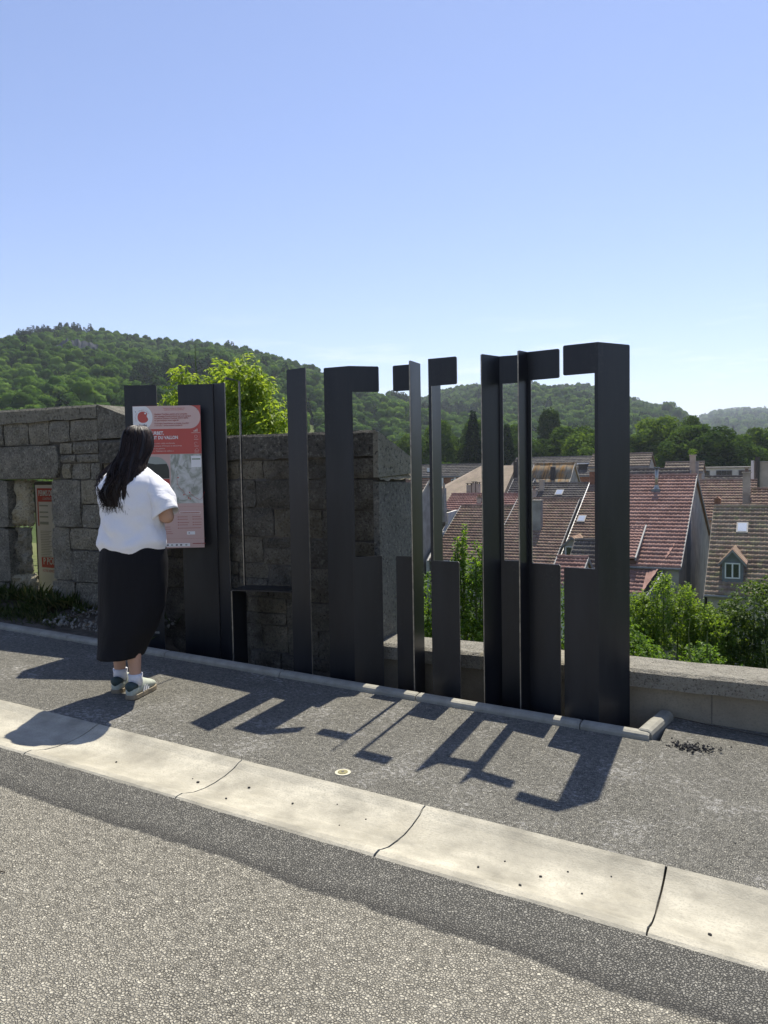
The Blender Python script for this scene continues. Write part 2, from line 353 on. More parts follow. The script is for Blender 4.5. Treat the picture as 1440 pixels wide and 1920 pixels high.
# kerb edging stones, rounded top
kerb = thing('edging_kerb', 'low grey rounded concrete edging along the foot of the steel posts', 'kerb'); del kerb['category']; kerb['kind'] = 'structure'
def kerb_piece(p0, p1, w=.088, h=.036):
    p0, p1 = Vector(p0), Vector(p1); d = (p1-p0).normalized(); n = Vector((-d.y, d.x, 0)).normalized()
    pr = [(0, -.1), (0, h*.45), (w*.08, h*.8), (w*.26, h), (w*.74, h), (w*.92, h*.8), (w, h*.45), (w, -.1)]
    L = (p1-p0).length; rings = []
    for q, sc2 in ((.003, .86), (.012, 1), (L*.5, 1.0), (L-.012, 1), (L-.003, .86)):
        c = p0+d*q; rings.append([c+n*(a+(0 if 0 < a < w else 0))+Vector((0, 0, (b if b < 0 else b*sc2)+noise.noise((c.x*5, a*30, 2))*.0015)) for a, b in pr])
    mb = MB(); mb.loft(rings); mb.build('kerb_stone', M['kerb'], kerb)
js = [-.63]+[-1.0-k for k in range(12)]
for a, b in zip(js[1:], js[:-1]):
    kerb_piece((a, ky(a), gz(a)), (b, ky(b), gz(b)))
kerb_piece((-.622, 4.255, gz(-.62)), (-.56, 4.66, gz(-.56)), .085, .05)
mb = MB(); mb.add([(-12.2, 4.2, gz(-12.2)-.22), (-.55, 4.3, -.2), (-.55, 4.75, -.2), (-12.2, 4.75, gz(-12.2)-.22)], [(0, 1, 2, 3)])
mb.build('trench_floor', M['trench'], kind='structure')
# soil strip at the foot of the left wall
mb = MB(); nx, ny = 60, 8; g = []
for i in range(nx):
    x = -12.2+(12.2-4.3)*i/(nx-1)
    for j in range(ny):
        v = j/(ny-1); y = ky(x)+.07+v*(4.86-ky(x)-.07)
        z = gz(x)+.015+.10*v*v+noise.noise((x*3, y*5, 0))*.03*v+noise.noise((x*13, y*13, 0))*.012-(.25*max(0, (x+4.7)/.4) if x > -4.7 else 0)
        g.append((x, y, z))
mb.add(g, [(i*ny+j, (i+1)*ny+j, (i+1)*ny+j+1, i*ny+j+1) for i in range(nx-1) for j in range(ny-1)])
mb.build('soil_strip', M['soil'], kind='structure', smooth=True)

# ------------------------------------------------------------------ stone walls
def block(x0, x1, z0, z1, yf, depth=.2, amp=.010, nx=5, nz=4, round_=.007, seed=None):
    """one rough-dressed stone, face towards -Y with a worn arris"""
    mb = MB(); sd = random.random()*99 if seed is None else seed; V = []
    for j in range(nz+1):
        for i in range(nx+1):
            u, w = i/nx, j/nz
            e = (i in (0, nx))+(j in (0, nz))
            x = x0+(x1-x0)*u+(noise.noise((sd, j*1.7, 0))*amp*.7 if i in (0, nx) else 0); z = z0+(z1-z0)*w+(noise.noise((i*1.3, sd, 4))*amp*.6 if j in (0, nz) else 0)
            if e == 2: x += (x0+x1-2*x)*.018; z += (z0+z1-2*z)*.018
            y = yf+noise.noise((x*6, z*6, sd))*amp*1.6+noise.noise((x*17, z*17, sd))*amp+(round_ if e else 0)*(1.6 if e == 2 else 1)
            V.append((x, y, z))
    F = [(j*(nx+1)+i, j*(nx+1)+i+1, (j+1)*(nx+1)+i+1, (j+1)*(nx+1)+i) for j in range(nz) for i in range(nx)]
    mb.add(V, F); n = len(V)
    rim = [i for i in range(nx+1)]+[(j*(nx+1)+nx) for j in range(1, nz+1)]+[nz*(nx+1)+i for i in range(nx-1, -1, -1)]+[j*(nx+1) for j in range(nz-1, 0, -1)]
    mb.v += [(V[i][0], yf+depth, V[i][2]) for i in rim]; m = len(rim)
    mb.f += [(rim[(i+1) % m], rim[i], n+i, n+(i+1) % m) for i in range(m)]
    return mb
def stones_at(parent, rects, yf, mat, depth=.2, amp=.010, name='stone', round_=.007):
    for (x0, x1, z0, z1) in rects:
        g = .003; block(x0+g, x1-g, z0+g, z1-g, yf+random.uniform(-.008, .008), depth, amp, nx=4 if x1-x0 < .5 else 7, nz=3, round_=round_).build(name, mat, parent)
wl_ = thing('stone_wall', 'tall old stone wall with doorway lintel and sloping end, behind the grass at the left', 'wall')
top = [(-6.714, -6.453, 1.778, 1.987), (-6.446, -6.112, 1.778, 1.993), (-6.106, -5.828, 1.776, 1.994), (-5.822, -5.565, 1.792, 1.985), (-5.558, -5.22, 1.799, 1.98)]
rest = [(-5.700, -5.545, 1.688, 1.785), (-5.535, -5.225, 1.685, 1.79), (-5.69, -5.50, 1.61, 1.68), (-5.495, -5.225, 1.61, 1.68), (-5.69, -5.575, 1.473, 1.605), (-5.57, -5.345, 1.466, 1.605),
        (-5.34, -5.225, 1.46, 1.605), (-5.83, -5.46, 1.043, 1.462), (-5.455, -5.19, 1.247, 1.457), (-5.455, -5.19, 1.04, 1.243), (-5.855, -5.625, .565, 1.038), (-5.62, -5.25, .845, 1.035),
        (-5.62, -5.25, .562, .84), (-5.87, -5.585, .1, .56), (-5.58, -5.24, .1, .556)]
stones_at(wl_, top+rest, 4.72, M['stone'])
x = -6.73
while x > -12:
    w = random.uniform(.28, .5); stones_at(wl_, [(x-w, x, 1.78, 1.99)], 4.72, M['stone']); x -= w
stones_at(wl_, [(-7.9, -5.705, 1.474, 1.772)], 4.71, M['stone'], .55, .006, 'lintel')
left = [(-6.95, -6.435, 1.02, 1.467), (-6.95, -6.45, .505, 1.014), (-6.95, -6.46, .1, .5)]
stones_at(wl_, left, 4.73, M['stone'], .18, .008)
zs = [.1, .5, 1.014, 1.467, 1.775]
for a, b in zip(zs[:-1], zs[1:]):
    x = -6.955 if b < 1.7 else -7.905
    while x > -12:
        w = random.uniform(.35, .75); stones_at(wl_, [(x-w, x, a, b)], 4.73, M['stone']); x -= w
# broken jamb stones set back in the doorway, rough enough to catch the sun
for (x0, x1, z0, z1) in [(-6.50, -6.20, 1.03, 1.462), (-6.50, -6.25, .585, 1.02), (-6.50, -6.19, .1, .578)]:
    b_ = block(x0, x1, z0, z1, 4.80, .03, .04, 12, 14, .03); b_.build('jamb_stone', M['stone_pale'], wl_)
core = MB(); core.box(-12, -5.22, 4.752, 5.2, 1.47, 2.03); core.box(-5.84, -5.22, 4.755, 5.2, -.2, 1.469); core.box(-12, -7.2, 4.80, 5.2, -.2, 1.469)
core.build('wall_core', M['mortar'], wl_)
def wave_bottom_coping(x0, x1, z1, zb, y0, y1, par, name='coping', tilt=0.0, back=0.0, n=40, mat='coping'):
    mb = MB(); rings = []
    for i in range(n+1):
        x = x0+(x1-x0)*i/n; zt = z1+tilt*(x-x1)+noise.noise((x*4, 0, 7))*.005; b = zb+noise.noise((x*9, 2, 0))*.022+noise.noise((x*27, 2, 0))*.012
        rings.append([(x, y0, b), (x, y0-.004, zt-.02), (x, y0+.012, zt), (x, y1, zt-back), (x, y1, b)])
    mb.loft(rings); return mb.build(name, M[mat], par)
wave_bottom_coping(-12, -5.205, 2.10, 1.985, 4.702, 5.24, wl_, tilt=-.008)
mb = MB(); mb.prism([(-5.2, 4.706, 2.098), (-4.62, 4.706, 1.905), (-4.35, 4.706, 1.807), (-5.2, 4.706, 1.807)], (0, .5, 0)); mb.build('sloping_end_stone', M['stone'], wl_)

wr = thing('garden_wall', 'dark weathered stone wall with smooth coping behind the steel posts', 'wall')
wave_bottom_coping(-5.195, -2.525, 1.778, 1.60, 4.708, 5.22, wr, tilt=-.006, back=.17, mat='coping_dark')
core = MB(); core.prism([(-5.19, 4.752, -.4), (-5.19, 4.752, 1.70), (-5.19, 5.2, 1.56), (-5.19, 5.2, -.4)], (2.66, 0, 0)); core.build('wall_core', M['mortar'], wr)
cz = [(1.445, 1.592), (1.222, 1.44), (1.0, 1.218), (.79, .996), (.53, .785), (.315, .525), (.1, .31), (-.12, .095), (-.3, -.125)]
for ci, (a, b) in enumerate(cz):
    x = -2.53
    gr = -.012*ci*.45
    while x > -5.19:
        w = random.uniform(.24, .62) if ci % 3 else random.uniform(.2, .45); x2 = max(x-w, -5.19)
        if x2 < -5.0: x2 = -5.19
        za, zb_ = a+gr*(x+2.5), b+gr*(x+2.5)-.004
        if random.random() < .18 and b-a > .2:
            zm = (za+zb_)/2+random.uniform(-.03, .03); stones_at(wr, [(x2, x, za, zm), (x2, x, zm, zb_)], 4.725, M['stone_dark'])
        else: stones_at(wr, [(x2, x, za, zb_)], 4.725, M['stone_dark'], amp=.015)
        x = x2
# end face of the garden wall
mb = MB(); mb.prism([(-2.50, 4.712, .30), (-2.50, 5.27, .30), (-2.50, 5.27, 1.40), (-2.50, 4.712, 1.42)], (-.045, 0, 0)); mb.build('end_render', M['pier'], wr)
mb = MB(); mb.prism([(-2.495, 4.70, 1.45), (-2.495, 5.24, 1.47), (-2.495, 5.24, 1.59), (-2.495, 4.70, 1.772)], (-.04, 0, 0)); mb.build('end_stone', M['pier'], wr)
mb = MB(); V = []
for i in range(15):
    for j in range(4):
        y = 4.72+.53*i/14; V.append((-2.545+.058*j/3, y, 1.50-.07*j/3+noise.noise((y*14, j, 0))*.02+(.10*math.exp(-((y-4.74)/.12)**2) if j < 2 else 0)))
mb.add(V, [(i*4+j, (i+1)*4+j, (i+1)*4+j+1, i*4+j+1) for i in range(14) for j in range(3)]); mb.build('broken_ledge', M['stone_pale'], wr)

# low parapet with stone cap
pp = thing('parapet', 'low tan parapet under a thick pale stone cap, right of the posts', 'parapet')
mb = MB(); mb.box(-2.49, 14, 4.69, 4.93, -4.5, .205); mb.build('parapet_body', M['render'], pp)
x = -2.49
for L in [.75, .9, .95, 1.1, 1.0, 1.05, .95, 1.1, 1.0, 1.2, .9, 1.1, 1.2, 1.0, 1.1, 1.2]:
    x1 = min(14, x+L); mb = MB(); rings = []; n = 14
    for i in range(n+1):
        xx = x+(x1-x)*i/n; a = noise.noise((xx*3, 0, 5))*.006; b = noise.noise((xx*8, 3, 5))*.006
        rings.append([(xx, 4.632+a, .200+b), (xx, 4.622+a+b*.5, .288), (xx, 4.645+a, .306+b*.5), (xx, 4.92, .309+a), (xx, 4.945, .295), (xx, 4.95, .20)])
    mb.loft(rings); mb.build('cap_stone', M['cap'], pp); x = x1
for xx in (-1.95, -1.3, -.36, .7, 1.9):
    mb = MB(); mb.box(xx, xx+.004, 4.687, 4.692, .0, .2); mb.build('joint', M['mortar'], pp)

# ------------------------------------------------------------------ steel posts
TOP, FLAG, BLK, ZB = 2.185, 2.017, .926, -.30
def plate(a, b, par, cut=False, th=.008, zb=ZB, ztop=TOP, lab=None, strip=.02, cutz=(BLK, FLAG)):
    """vertical steel plate from plan point a (the fold) to b"""
    a = Vector((*a, 0)); b = Vector((*b, 0)); d = (b-a).normalized(); L = (b-a).length; r = .009
    def rc(s, z, ds, dz): return [(s-ds*r, z), (s-ds*r*.3, z-dz*r*.3), (s, z-dz*r)]
    if cut:
        z1, z2 = cutz; pl = [(0, zb), (L, zb)]+rc(L, z1, 1, 1)[::-1]+[(strip, z1), (strip, z2)]+rc(L, z2, 1, -1)+rc(L, ztop, 1, 1)[::-1]+[(0, ztop)]
    else: pl = [(0, zb), (L, zb)]+rc(L, ztop, 1, 1)[::-1]+[(0, ztop)]
    n = Vector((-d.y, d.x, 0))*th
    mb = MB(); mb.prism([(a.x+d.x*s, a.y+d.y*s, z) for s, z in pl], n)
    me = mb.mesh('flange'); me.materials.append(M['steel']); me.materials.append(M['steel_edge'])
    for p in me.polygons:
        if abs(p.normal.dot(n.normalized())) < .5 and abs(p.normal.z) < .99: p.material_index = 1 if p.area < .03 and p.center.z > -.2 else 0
    o = put('flange', me, None, par)
    if lab: o['label'] = lab
    return o
grp = 'folded dark steel posts standing behind the kerb'
def post(lab, loc=None):
    return thing('steel_post', lab, 'sculpture', group=grp)
cl = 'flange cut back to a thin strip between its top flag and lower panel'
A = post('broad dark steel post farthest left, partly behind the woman and the information panel')
plate((-4.518, 4.36), (-4.312, 4.491), A); plate((-4.518, 4.36), (-4.63, 4.50), A, th=-.008)
B = post('widest dark steel post, carrying the right side of the information panel')
plate((-3.922, 4.69), (-4.171, 4.574), B); plate((-3.922, 4.69), (-3.785, 4.659), B)
Cc = post('thin upright steel rod rising from a low steel shelf right of the information panel')
plate((-3.635, 4.66), (-3.60, 4.45), Cc, cut=True, lab='side plate, a thin rod above the shelf', strip=.018, cutz=(.632, TOP-.0005), th=-.008)
mb = MB(); mb.add([(-3.643, 4.668, .632), (-3.606, 4.44, .632), (-3.07, 4.44, .65), (-3.07, 4.668, .65), (-3.643, 4.668, .642), (-3.606, 4.44, .642), (-3.07, 4.44, .66), (-3.07, 4.668, .66)],
   [(0, 3, 2, 1), (4, 5, 6, 7), (0, 1, 5, 4), (1, 2, 6, 5), (2, 3, 7, 6), (3, 0, 4, 7)])
sh = mb.build('shelf', M['steel'], Cc)
D_ = post('single narrow flat steel post between the low shelf and the first post with a flag')
plate((-2.81, 4.30), (-2.988, 4.342), D_)
D = post('wide folded steel post with a flag pointing right, standing before the garden wall end')
plate((-2.54, 4.397), (-2.73, 4.391), D, th=-.008); plate((-2.54, 4.397), (-2.391, 4.534), D, cut=True, lab=cl)
Ep = post('steel post whose small flag points left, standing at the end of the garden wall')
plate((-2.107, 4.577), (-2.094, 4.393), Ep, th=-.008); plate((-2.107, 4.577), (-2.30, 4.566), Ep, cut=True, lab=cl)
Fp = post('slender steel post with a square flag pointing right, beside the left-pointing one')
plate((-1.975, 4.404), (-1.783, 4.400), Fp, cut=True, lab=cl); plate((-1.975, 4.404), (-1.985, 4.60), Fp, th=-.008)
Gp = post('folded steel post whose flag passes behind its close neighbour to the right')
plate((-1.563, 4.552), (-1.62, 4.394), Gp, th=-.008); plate((-1.563, 4.552), (-1.364, 4.573), Gp, cut=True, lab=cl)
Hp = post('narrow folded steel post with a flag pointing right and a pale-stained lower panel')
plate((-1.363, 4.481), (-1.386, 4.379), Hp, th=-.008); plate((-1.363, 4.481), (-1.167, 4.456), Hp, cut=True, lab=cl)
Ip = post('tallest-looking folded steel post at the kerb corner, its flag pointing left')
plate((-.921, 4.340), (-.788, 4.55), Ip, th=.008); plate((-.921, 4.340), (-1.12, 4.36), Ip, cut=True, lab=cl, th=-.008)

# ------------------------------------------------------------------ information panel
BW, BH = .51, 1.086
bd = thing('information_panel', 'red and pink trail information panel fixed across the two left steel posts', 'sign', (-4.3985, 4.3245, .930), math.atan2(.246, .446))
def flat(name, pts, y, mat, par=bd, **kw):
    mb = MB(); mb.prism([(u*BW, -y, v*BH) for u, v in pts], (0, .0006, 0)); return mb.build(name, mat, par, **kw)
def arc(cu, cv, ru, rv, a0, a1, n=14): return [(cu+ru*math.cos(rad(a0+(a1-a0)*i/n)), cv+rv*math.sin(rad(a0+(a1-a0)*i/n))) for i in range(n+1)]
P_ = {k: plain('print_'+k, c, .35, 0, .5) for k, c in dict(pink=(.55, .385, .35), pink2=(.60, .43, .39), red=(.46, .075, .06), white=(.74, .74, .74), dark=(.33, .07, .06), grey=(.30, .33, .30), black=(.03, .035, .03), ink=(.10, .09, .10), olive=(.33, .35, .27), green=(.12, .2, .09), lred=(.42, .06, .05)).items()}
mb = MB(); mb.box(0, BW, -.0, .005, 0, BH); mb.build('panel', P_['pink'], bd)
def V_(y): return (1026-y)/264
def U_(x): return (x-251)/126
flat('red_field', [(0, V_(851)), (1, V_(851)), (1, 1), (0, 1)], .0012, P_['red'])
asp = BW/BH
flat('rounded_header', [(0, V_(804.5)), (U_(357), V_(804.5))]+arc(U_(356), V_(783.2), .165, V_(783.2)-V_(804.5), -90, 90)+[(0, .9985)], .0022, P_['pink2'])
flat('logo_field', [(0, V_(804.5)), (U_(275), V_(804.5))]+arc(U_(268), V_(783), .155, .083, -70, 70)+[(0, .998)], .0030, P_['white'])
flat('palette_logo', [(U_(270)+.082*math.cos(a)*(1-.35*math.exp(-((a-.15)/.35)**2)), V_(782.5)+.042*math.sin(a)*(1+.06*math.cos(2*a))) for a in [i*2*math.pi/40-math.pi+.001 for i in range(40)]], .0038, P_['red'])
flat('palette_hole', arc(U_(274.2), V_(775.5), .013, .0065, 0, 350), .0044, P_['white'])
def text(body, x, y, size, mat, par=bd, align='LEFT', yy=.0046, U=None, bold=0, sp=1.0, name='lettering', w=1.0):
    c = bpy.data.curves.new(name, 'FONT'); c.body = body; c.size = size; c.align_x = align; c.resolution_u = 2; c.offset = bold; c.space_line = sp
    c.materials.append(mat); o = bpy.data.objects.new(name, c); COL.objects.link(o); o.parent = par
    o.rotation_euler = (math.pi/2, 0, 0); o.scale = (w, 1, 1)
    o.location = (U_(x)*BW, -yy, V_(y)*BH) if U is None else (U[0], -yy, U[1])
    return o
text('COURBET,', 274.5, 814.8, .034, P_['white'], bold=.0009, w=.84)
text('L\'HABITANT DU VALLON', 257.5, 823.3, .034, P_['white'], bold=.0009, w=.80)
text('Prenez de la hauteur avec cette randonnée\nsur les hauteurs culminants d\'Ornans et découvrez\nles panoramas chers au peintre\nGustave Courbet, « l\'habitant du vallon »', 258.5, 832.3, .0165, P_['pink2'], bold=.0002, sp=1.18, w=.98)
text('Sentiers Courbet, le paysage des\npeintures, terre de curiosités\n', 328, 767.5, .0125, P_['red'], align='CENTER', sp=1.0)
text('Gustave Courbet, peintre à la conquête\ndes paysages francs-comtois qui ont marqué\nle peintre Gustave Courbet (1819-1877)\net que toujours vous regarde', 291, 778.5, .0158, P_['dark'], bold=.0003, sp=1.0, w=.98)
text('Prolongez l\'expérience au musée Courbet\nà Ornans : www.musee-courbet.fr', 291, 795.5, .0152, P_['dark'], bold=.0002, sp=1.05)
text('doubs', 261, 799.3, .026, P_['ink'], bold=.0007)
for i, ch in enumerate('SENTIERS COURBET N°2'):
    a = rad(205-i*9.0); o = text(ch, 0, 0, .010, P_['dark'], U=((U_(269.5))*BW+.052*math.cos(a), V_(783.5)*BH+.054*math.sin(a)), align='CENTER'); o.rotation_euler = (math.pi/2, -(a-math.pi/2), 0)
# pictograms in the red field
ic = MB()
for k, h in enumerate((.010, .016, .022)): ic.box(BW*U_(363.5)+k*.011, BW*U_(363.5)+k*.011+.008, -.0036, -.003, V_(810.5)*BH, V_(810.5)*BH+h)
ic.box(BW*U_(359), BW*U_(375.5), -.0036, -.003, V_(812.8)*BH, V_(812.0)*BH)
def ring(cx, cz, r0, r1, n=20, part=1.0):
    for k in range(int(n*part)):
        a, b = 2*math.pi*k/n, 2*math.pi*(k+1)/n
        ic.prism([(cx+r*math.cos(q), -.0036, cz+r*math.sin(q)) for r, q in ((r0, a), (r1, a), (r1, b), (r0, b))], (0, .0006, 0))
ring(BW*U_(367.5), BH*V_(819.3), .0095, .0115); ring(BW*U_(367), BH*V_(832), .0095, .0112, part=.75)
x_, z_ = BW*U_(368.5), BH*V_(845.5); ic.prism([(x_-.018, -.0036, z_), (x_+.018, -.0036, z_), (x_+.018, -.0036, z_+.0016), (x_-.018, -.0036, z_+.0016)], (0, .0006, 0))
for sgn in (-1, 1): ic.prism([(x_+sgn*.018, -.0036, z_), (x_, -.0036, z_+.022), (x_, -.0036, z_+.0195), (x_+sgn*.0155, -.0036, z_)], (0, .0006, 0))
for yy_ in (825, 837.5, 848.5): ic.box(BW*U_(364), BW*U_(372), -.0036, -.003, V_(yy_)*BH, V_(yy_)*BH+.0035)
ic.build('pictogram', P_['pink2'], bd)
flat('arched_photo', [(U_(257), V_(897)), (U_(315.5), V_(897))]+arc(U_(289), V_(882), .21, .10, 0, 90)+arc(U_(284), V_(882), .21, .10, 90, 180), .0014, P_['grey'])
flat('photo_hillside', [(U_(257.2), V_(896)), (U_(315.2), V_(896)), (U_(315.2), V_(882)), (U_(314), V_(876)), (U_(311), V_(869)), (U_(290), V_(869.5)), (U_(275), V_(867)), (U_(257.2), V_(870))], .0021, P_['black'])
flat('red_caption', [(U_(257), V_(915)), (U_(315.5), V_(915)), (U_(315.5), V_(897)), (U_(257), V_(897))], .0014, P_['lred'])
tm = NT('trail_map_print'); pc = tm.obj(); wv = tm.noise(tm.map(pc, (9, 1, 7)), 1.0, 5, .55, dist=2.2)
cm = tm.ramp(wv, [(.30, (.20, .22, .18)), (.45, (.34, .36, .31)), (.55, (.50, .51, .48)), (.75, (.60, .61, .60))])
ctr = tm.ramp(tm.math('FRACT', tm.math('MULTIPLY', wv, 14)), [(0, .75), (.12, 1), (1, 1)]); tm.set(tm.mix(.5, cm, ctr, 'MULTIPLY'), .4)
flat('trail_map', [(U_(318), V_(943)), (.999, V_(943)), (.999, V_(851.5)), (U_(318), V_(851.5))], .0014, tm.m)
flat('map_legend', [(U_(357), V_(876)), (U_(376), V_(876)), (U_(376), V_(855)), (U_(357), V_(855))], .0024, P_['white'])
flat('legend_bar', [(U_(358.5), V_(862)), (U_(374.5), V_(862)), (U_(374.5), V_(860)), (U_(358.5), V_(860))], .0031, P_['green'])
def trail(pts, mat, r=.0011):
    mb = MB(); mb.tube([(U_(a)*BW, -.0020, V_(b)*BH) for a, b in pts], r, 4); mb.build('trail_line', mat, bd)
trail([(329, 896), (330, 907), (334, 914), (340, 919), (344, 926), (350, 930), (354, 925), (362, 932), (371, 937), (376, 933), (380, 922)], P_['lred'])
trail([(352, 862), (345, 866), (342, 872), (346, 877), (357, 879)], P_['ink'], .0008)
trail([(362, 892), (366, 897), (362, 905), (359, 911), (363, 918)], P_['ink'], .0008)
for a, b in ((331.5, 895), (341.5, 927), (352.5, 923), (350, 933), (353, 935)): flat('map_marker', arc(U_(a), V_(b), .010, .0055, 0, 350, 10), .0028, P_['lred'])
flat('blank_square', [(U_(324), V_(940)), (U_(332), V_(940)), (U_(332), V_(932)), (U_(324), V_(932))], .0022, P_['grey'])
flat('pill_outline', arc(U_(334), V_(960.5), .016, .0085, 90, 270)+arc(U_(370), V_(960.5), .016, .0085, -90, 90), .0010, P_['white'])
flat('pill_field', arc(U_(334), V_(960.5), .013, .0065, 90, 270)+arc(U_(370), V_(960.5), .013, .0065, -90, 90), .0017, P_['pink'])
text('LE PATRIMOINE EN BONNE RANDO', 334, 961.6, .0088, P_['dark'], bold=.0003, yy=.0030)
ln = MB()
for k, y in enumerate((968.5, 973, 979, 983.5, 989.5)):
    for x0, x1 in (((331, 350), (359, 374)) if k < 4 else ((331, 374),)):
        ln.box(BW*U_(x0), BW*U_(x1-random.uniform(0, 4)), -.0018, -.0012, V_(y)*BH, V_(y)*BH+.0028); ln.box(BW*U_(x0-2.5), BW*U_(x0-1), -.0018, -.0012, V_(y)*BH-.002, V_(y)*BH+.005)
for y in (987, 991, 996, 999.5): ln.box(BW*U_(262), BW*U_(random.uniform(314, 321)), -.0018, -.0012, V_(y)*BH, V_(y)*BH+.0028)
for y in (1009, 949): ln.box(BW*U_(256), BW*U_(380), -.0018, -.0012, V_(y)*BH, V_(y)*BH+.0008)
ln.box(BW*U_(355), BW*U_(379), -.0018, -.0012, V_(1019)*BH, V_(1019)*BH+.006)
ln.build('text_line', P_['dark'], bd, kind='stuff')
flat('logo_strip', [(U_(258), V_(1023.5)), (U_(350), V_(1023.5)), (U_(350), V_(1017.5)), (U_(258), V_(1017.5))], .0012, P_['white'])
for k, a in enumerate((264, 272, 281, 290, 300, 308, 316, 325, 333, 343)):
    flat('partner_logo', arc(U_(a), V_(1020.5), .018, .006, 0, 300 if k % 2 else 350, 8), .0019, P_['ink'] if k % 3 else P_['grey'])
flat('badge', [(U_(345), V_(1001.5)), (U_(360), V_(1001.5)), (U_(360), V_(995.5)), (U_(345), V_(995.5))], .0012, P_['white'])
flat('badge_mark', arc(U_(349), V_(998.5), .012, .004, 0, 330, 8), .0019, P_['ink'])
for u, v in ((.04, .96), (.96, .97), (.04, .04), (.96, .03)):
    mb = MB(); mb.tube([(u*BW, -.004, v*BH), (u*BW, .004, v*BH)], .004, 8); mb.build('screw', M['zinc'], bd)

# building-permit board seen through the doorway
pb = thing('permit_board', 'white and red building permit board seen through the narrow doorway gap', 'sign', (-7.19, 5.62, .20), rad(-2))
mb = MB(); mb.box(0, .8, 0, .012, 0, 1.2); mb.build('board', P_['white'], pb)
mb = MB(); mb.box(-.012, -.001, -.004, .02, -.1, 1.21); mb.box(-.012, .8, -.004, .02, 1.201, 1.24); mb.build('board_frame', M['dark_wood'], pb)
def pbox(name, x0, x1, z0, z1, mat, y=.002): m_ = MB(); m_.box(x0, x1, -y, -y+.0008, z0, z1); return m_.build(name, mat, pb)
redp = plain('permit_red', (.50, .055, .04), .4)
pbox('red_band', .03, .78, 1.02, 1.165, redp); pbox('red_band', .03, .045, .76, 1.019, redp)
pbox('red_band', .06, .78, .31, .42, redp)
text('PERMIS DE CONSTRUIRE', 0, 0, .082, P_['white'], pb, U=(.05, 1.085), yy=.004, bold=.002, w=.62)
text('CONSTRUCTION, AMÉNAGEMENT', 0, 0, .036, P_['white'], pb, U=(.12, 1.04), yy=.004, w=.7)
text('P POINT P', 0, 0, .10, P_['white'], pb, U=(.09, .345), yy=.004, bold=.002, w=.75)
text('VOTRE ADRESSE', 0, 0, .038, redp, pb, U=(.07, .262), yy=.004, w=.8)
for k, z in enumerate((.97, .90, .85, .79, .775)):
    pbox('form_line', .06, .20, z, z+.014, P_['grey']); 
for k in range(16): pbox('form_line', .06, .24-.02*(k % 3), .70-.018*k, .705-.018*k, P_['grey'])
for k in range(12): pbox('form_line', .27, .62, .66-.02*k, .668-.02*k, P_['grey'])
for z in (.955, .83): pbox('form_box', .26, .5, z, z+.003, P_['ink']); pbox('form_box', .26, .263, z-.03, z, P_['ink'])
text('PC 025', 0, 0, .035, P_['ink'], pb, U=(.28, .925), yy=.004)
# ------------------------------------------------------------------ terrain and wooded hills
FLOOR = -10.5
TB = [(-180, .03), (-140, .05), (-110, .09), (-90, .12), (-70, .145), (-53.7, .156), (-51.8, .1677), (-49.4, .1761), (-47, .1743), (-44.9, .1693), (-43.5, .1655), (-40.5, .1635), (-37.1, .1542), (-34.5, .143), (-32.1, .1306),
      (-29.8, .1111), (-27.4, .0967), (-25.5, .0912), (-24.3, .0894), (-23.5, .0973), (-21.9, .102), (-20.4, .1046), (-18, .106), (-15, .0999), (-12.8, .0996), (-9.9, .0822), (-7.7, .0675), (-6.3, .0520), (-5.9, .0490), (-5.1, .0545), (-4, .0612), (-2.3, .0619), (-1, .0602),
      (3, .064), (8, .055), (14, .06), (30, .045), (60, .03), (100, .02), (180, .03)]
def smooth(a, b, x): t = np.clip((x-a)/(b-a), 0, 1); return t*t*(3-2*t)
def hillpar(be):
    el = np.interp(be, [p[0] for p in TB], [p[1] for p in TB])
    Dr = 650+400*smooth(-28.5, -24.3, be)+1750*smooth(-6.3, -5.6, be)
    D0 = 150+60*smooth(-36, -27, be)+90*smooth(-27, -22, be)+500*smooth(-7, -5, be)
    th = 7+3*smooth(-7, -5, be)
    return el, Dr, D0, th
def wob(x, y, s, k):
    return np.sin(x/s+k*1.7)*np.cos(y/(s*.8)+k)+.5*np.sin(x/(s*.43)+y/(s*.6)+k*3)
def terr(x, y):
    x = np.asarray(x, float); y = np.asarray(y, float); r = np.hypot(x, y)+1e-6; be = np.degrees(np.arctan2(x, y))
    el, Dr, D0, th = hillpar(be)
    s = np.clip((r-D0)/(Dr-D0), 0, 1); ridge = EYE+Dr*el-th
    up = FLOOR+(ridge-FLOOR)*(s**.85*(1-.25*s)+.25*s*s)
    up = up+wob(x, y, 60, 1)*6*np.sin(np.pi*s)*(s < 1)
    up = up-np.clip(r-Dr, 0, 600)*.12
    bank = -2.3-(-FLOOR-2.3)*smooth(6.5, 40, y)
    gard = np.clip(-.041*x, -.5, 3)-.1
    near = np.where(x < -5.3, gard+(bank-gard)*smooth(8.5, 16, y), bank)
    z = np.where(s > 0, up, np.maximum(near, FLOOR))
    street = np.clip(GRADE*x, -3, 3)-.5+np.clip(-y-47, 0, 60)*.35
    return np.where(y < 5.0, street, z)
xs = np.unique(np.concatenate([np.linspace(-5000, -1000, 20), np.linspace(-1000, 500, 76), np.linspace(-140, 60, 60), np.linspace(-20, 20, 50), np.linspace(500, 4500, 30)]))
ys = np.unique(np.concatenate([np.linspace(-3000, -60, 12), np.linspace(-50, 4.95, 8), [5.0, 5.05, 5.3, 5.7], np.linspace(6, 60, 40), np.linspace(60, 1200, 80), np.linspace(1200, 5000, 60)]))
X, Y = np.meshgrid(xs, ys, indexing='ij'); Z = terr(X, Y); Z = np.where(np.hypot(X, Y) > 3600, np.maximum(Z, -20), Z)
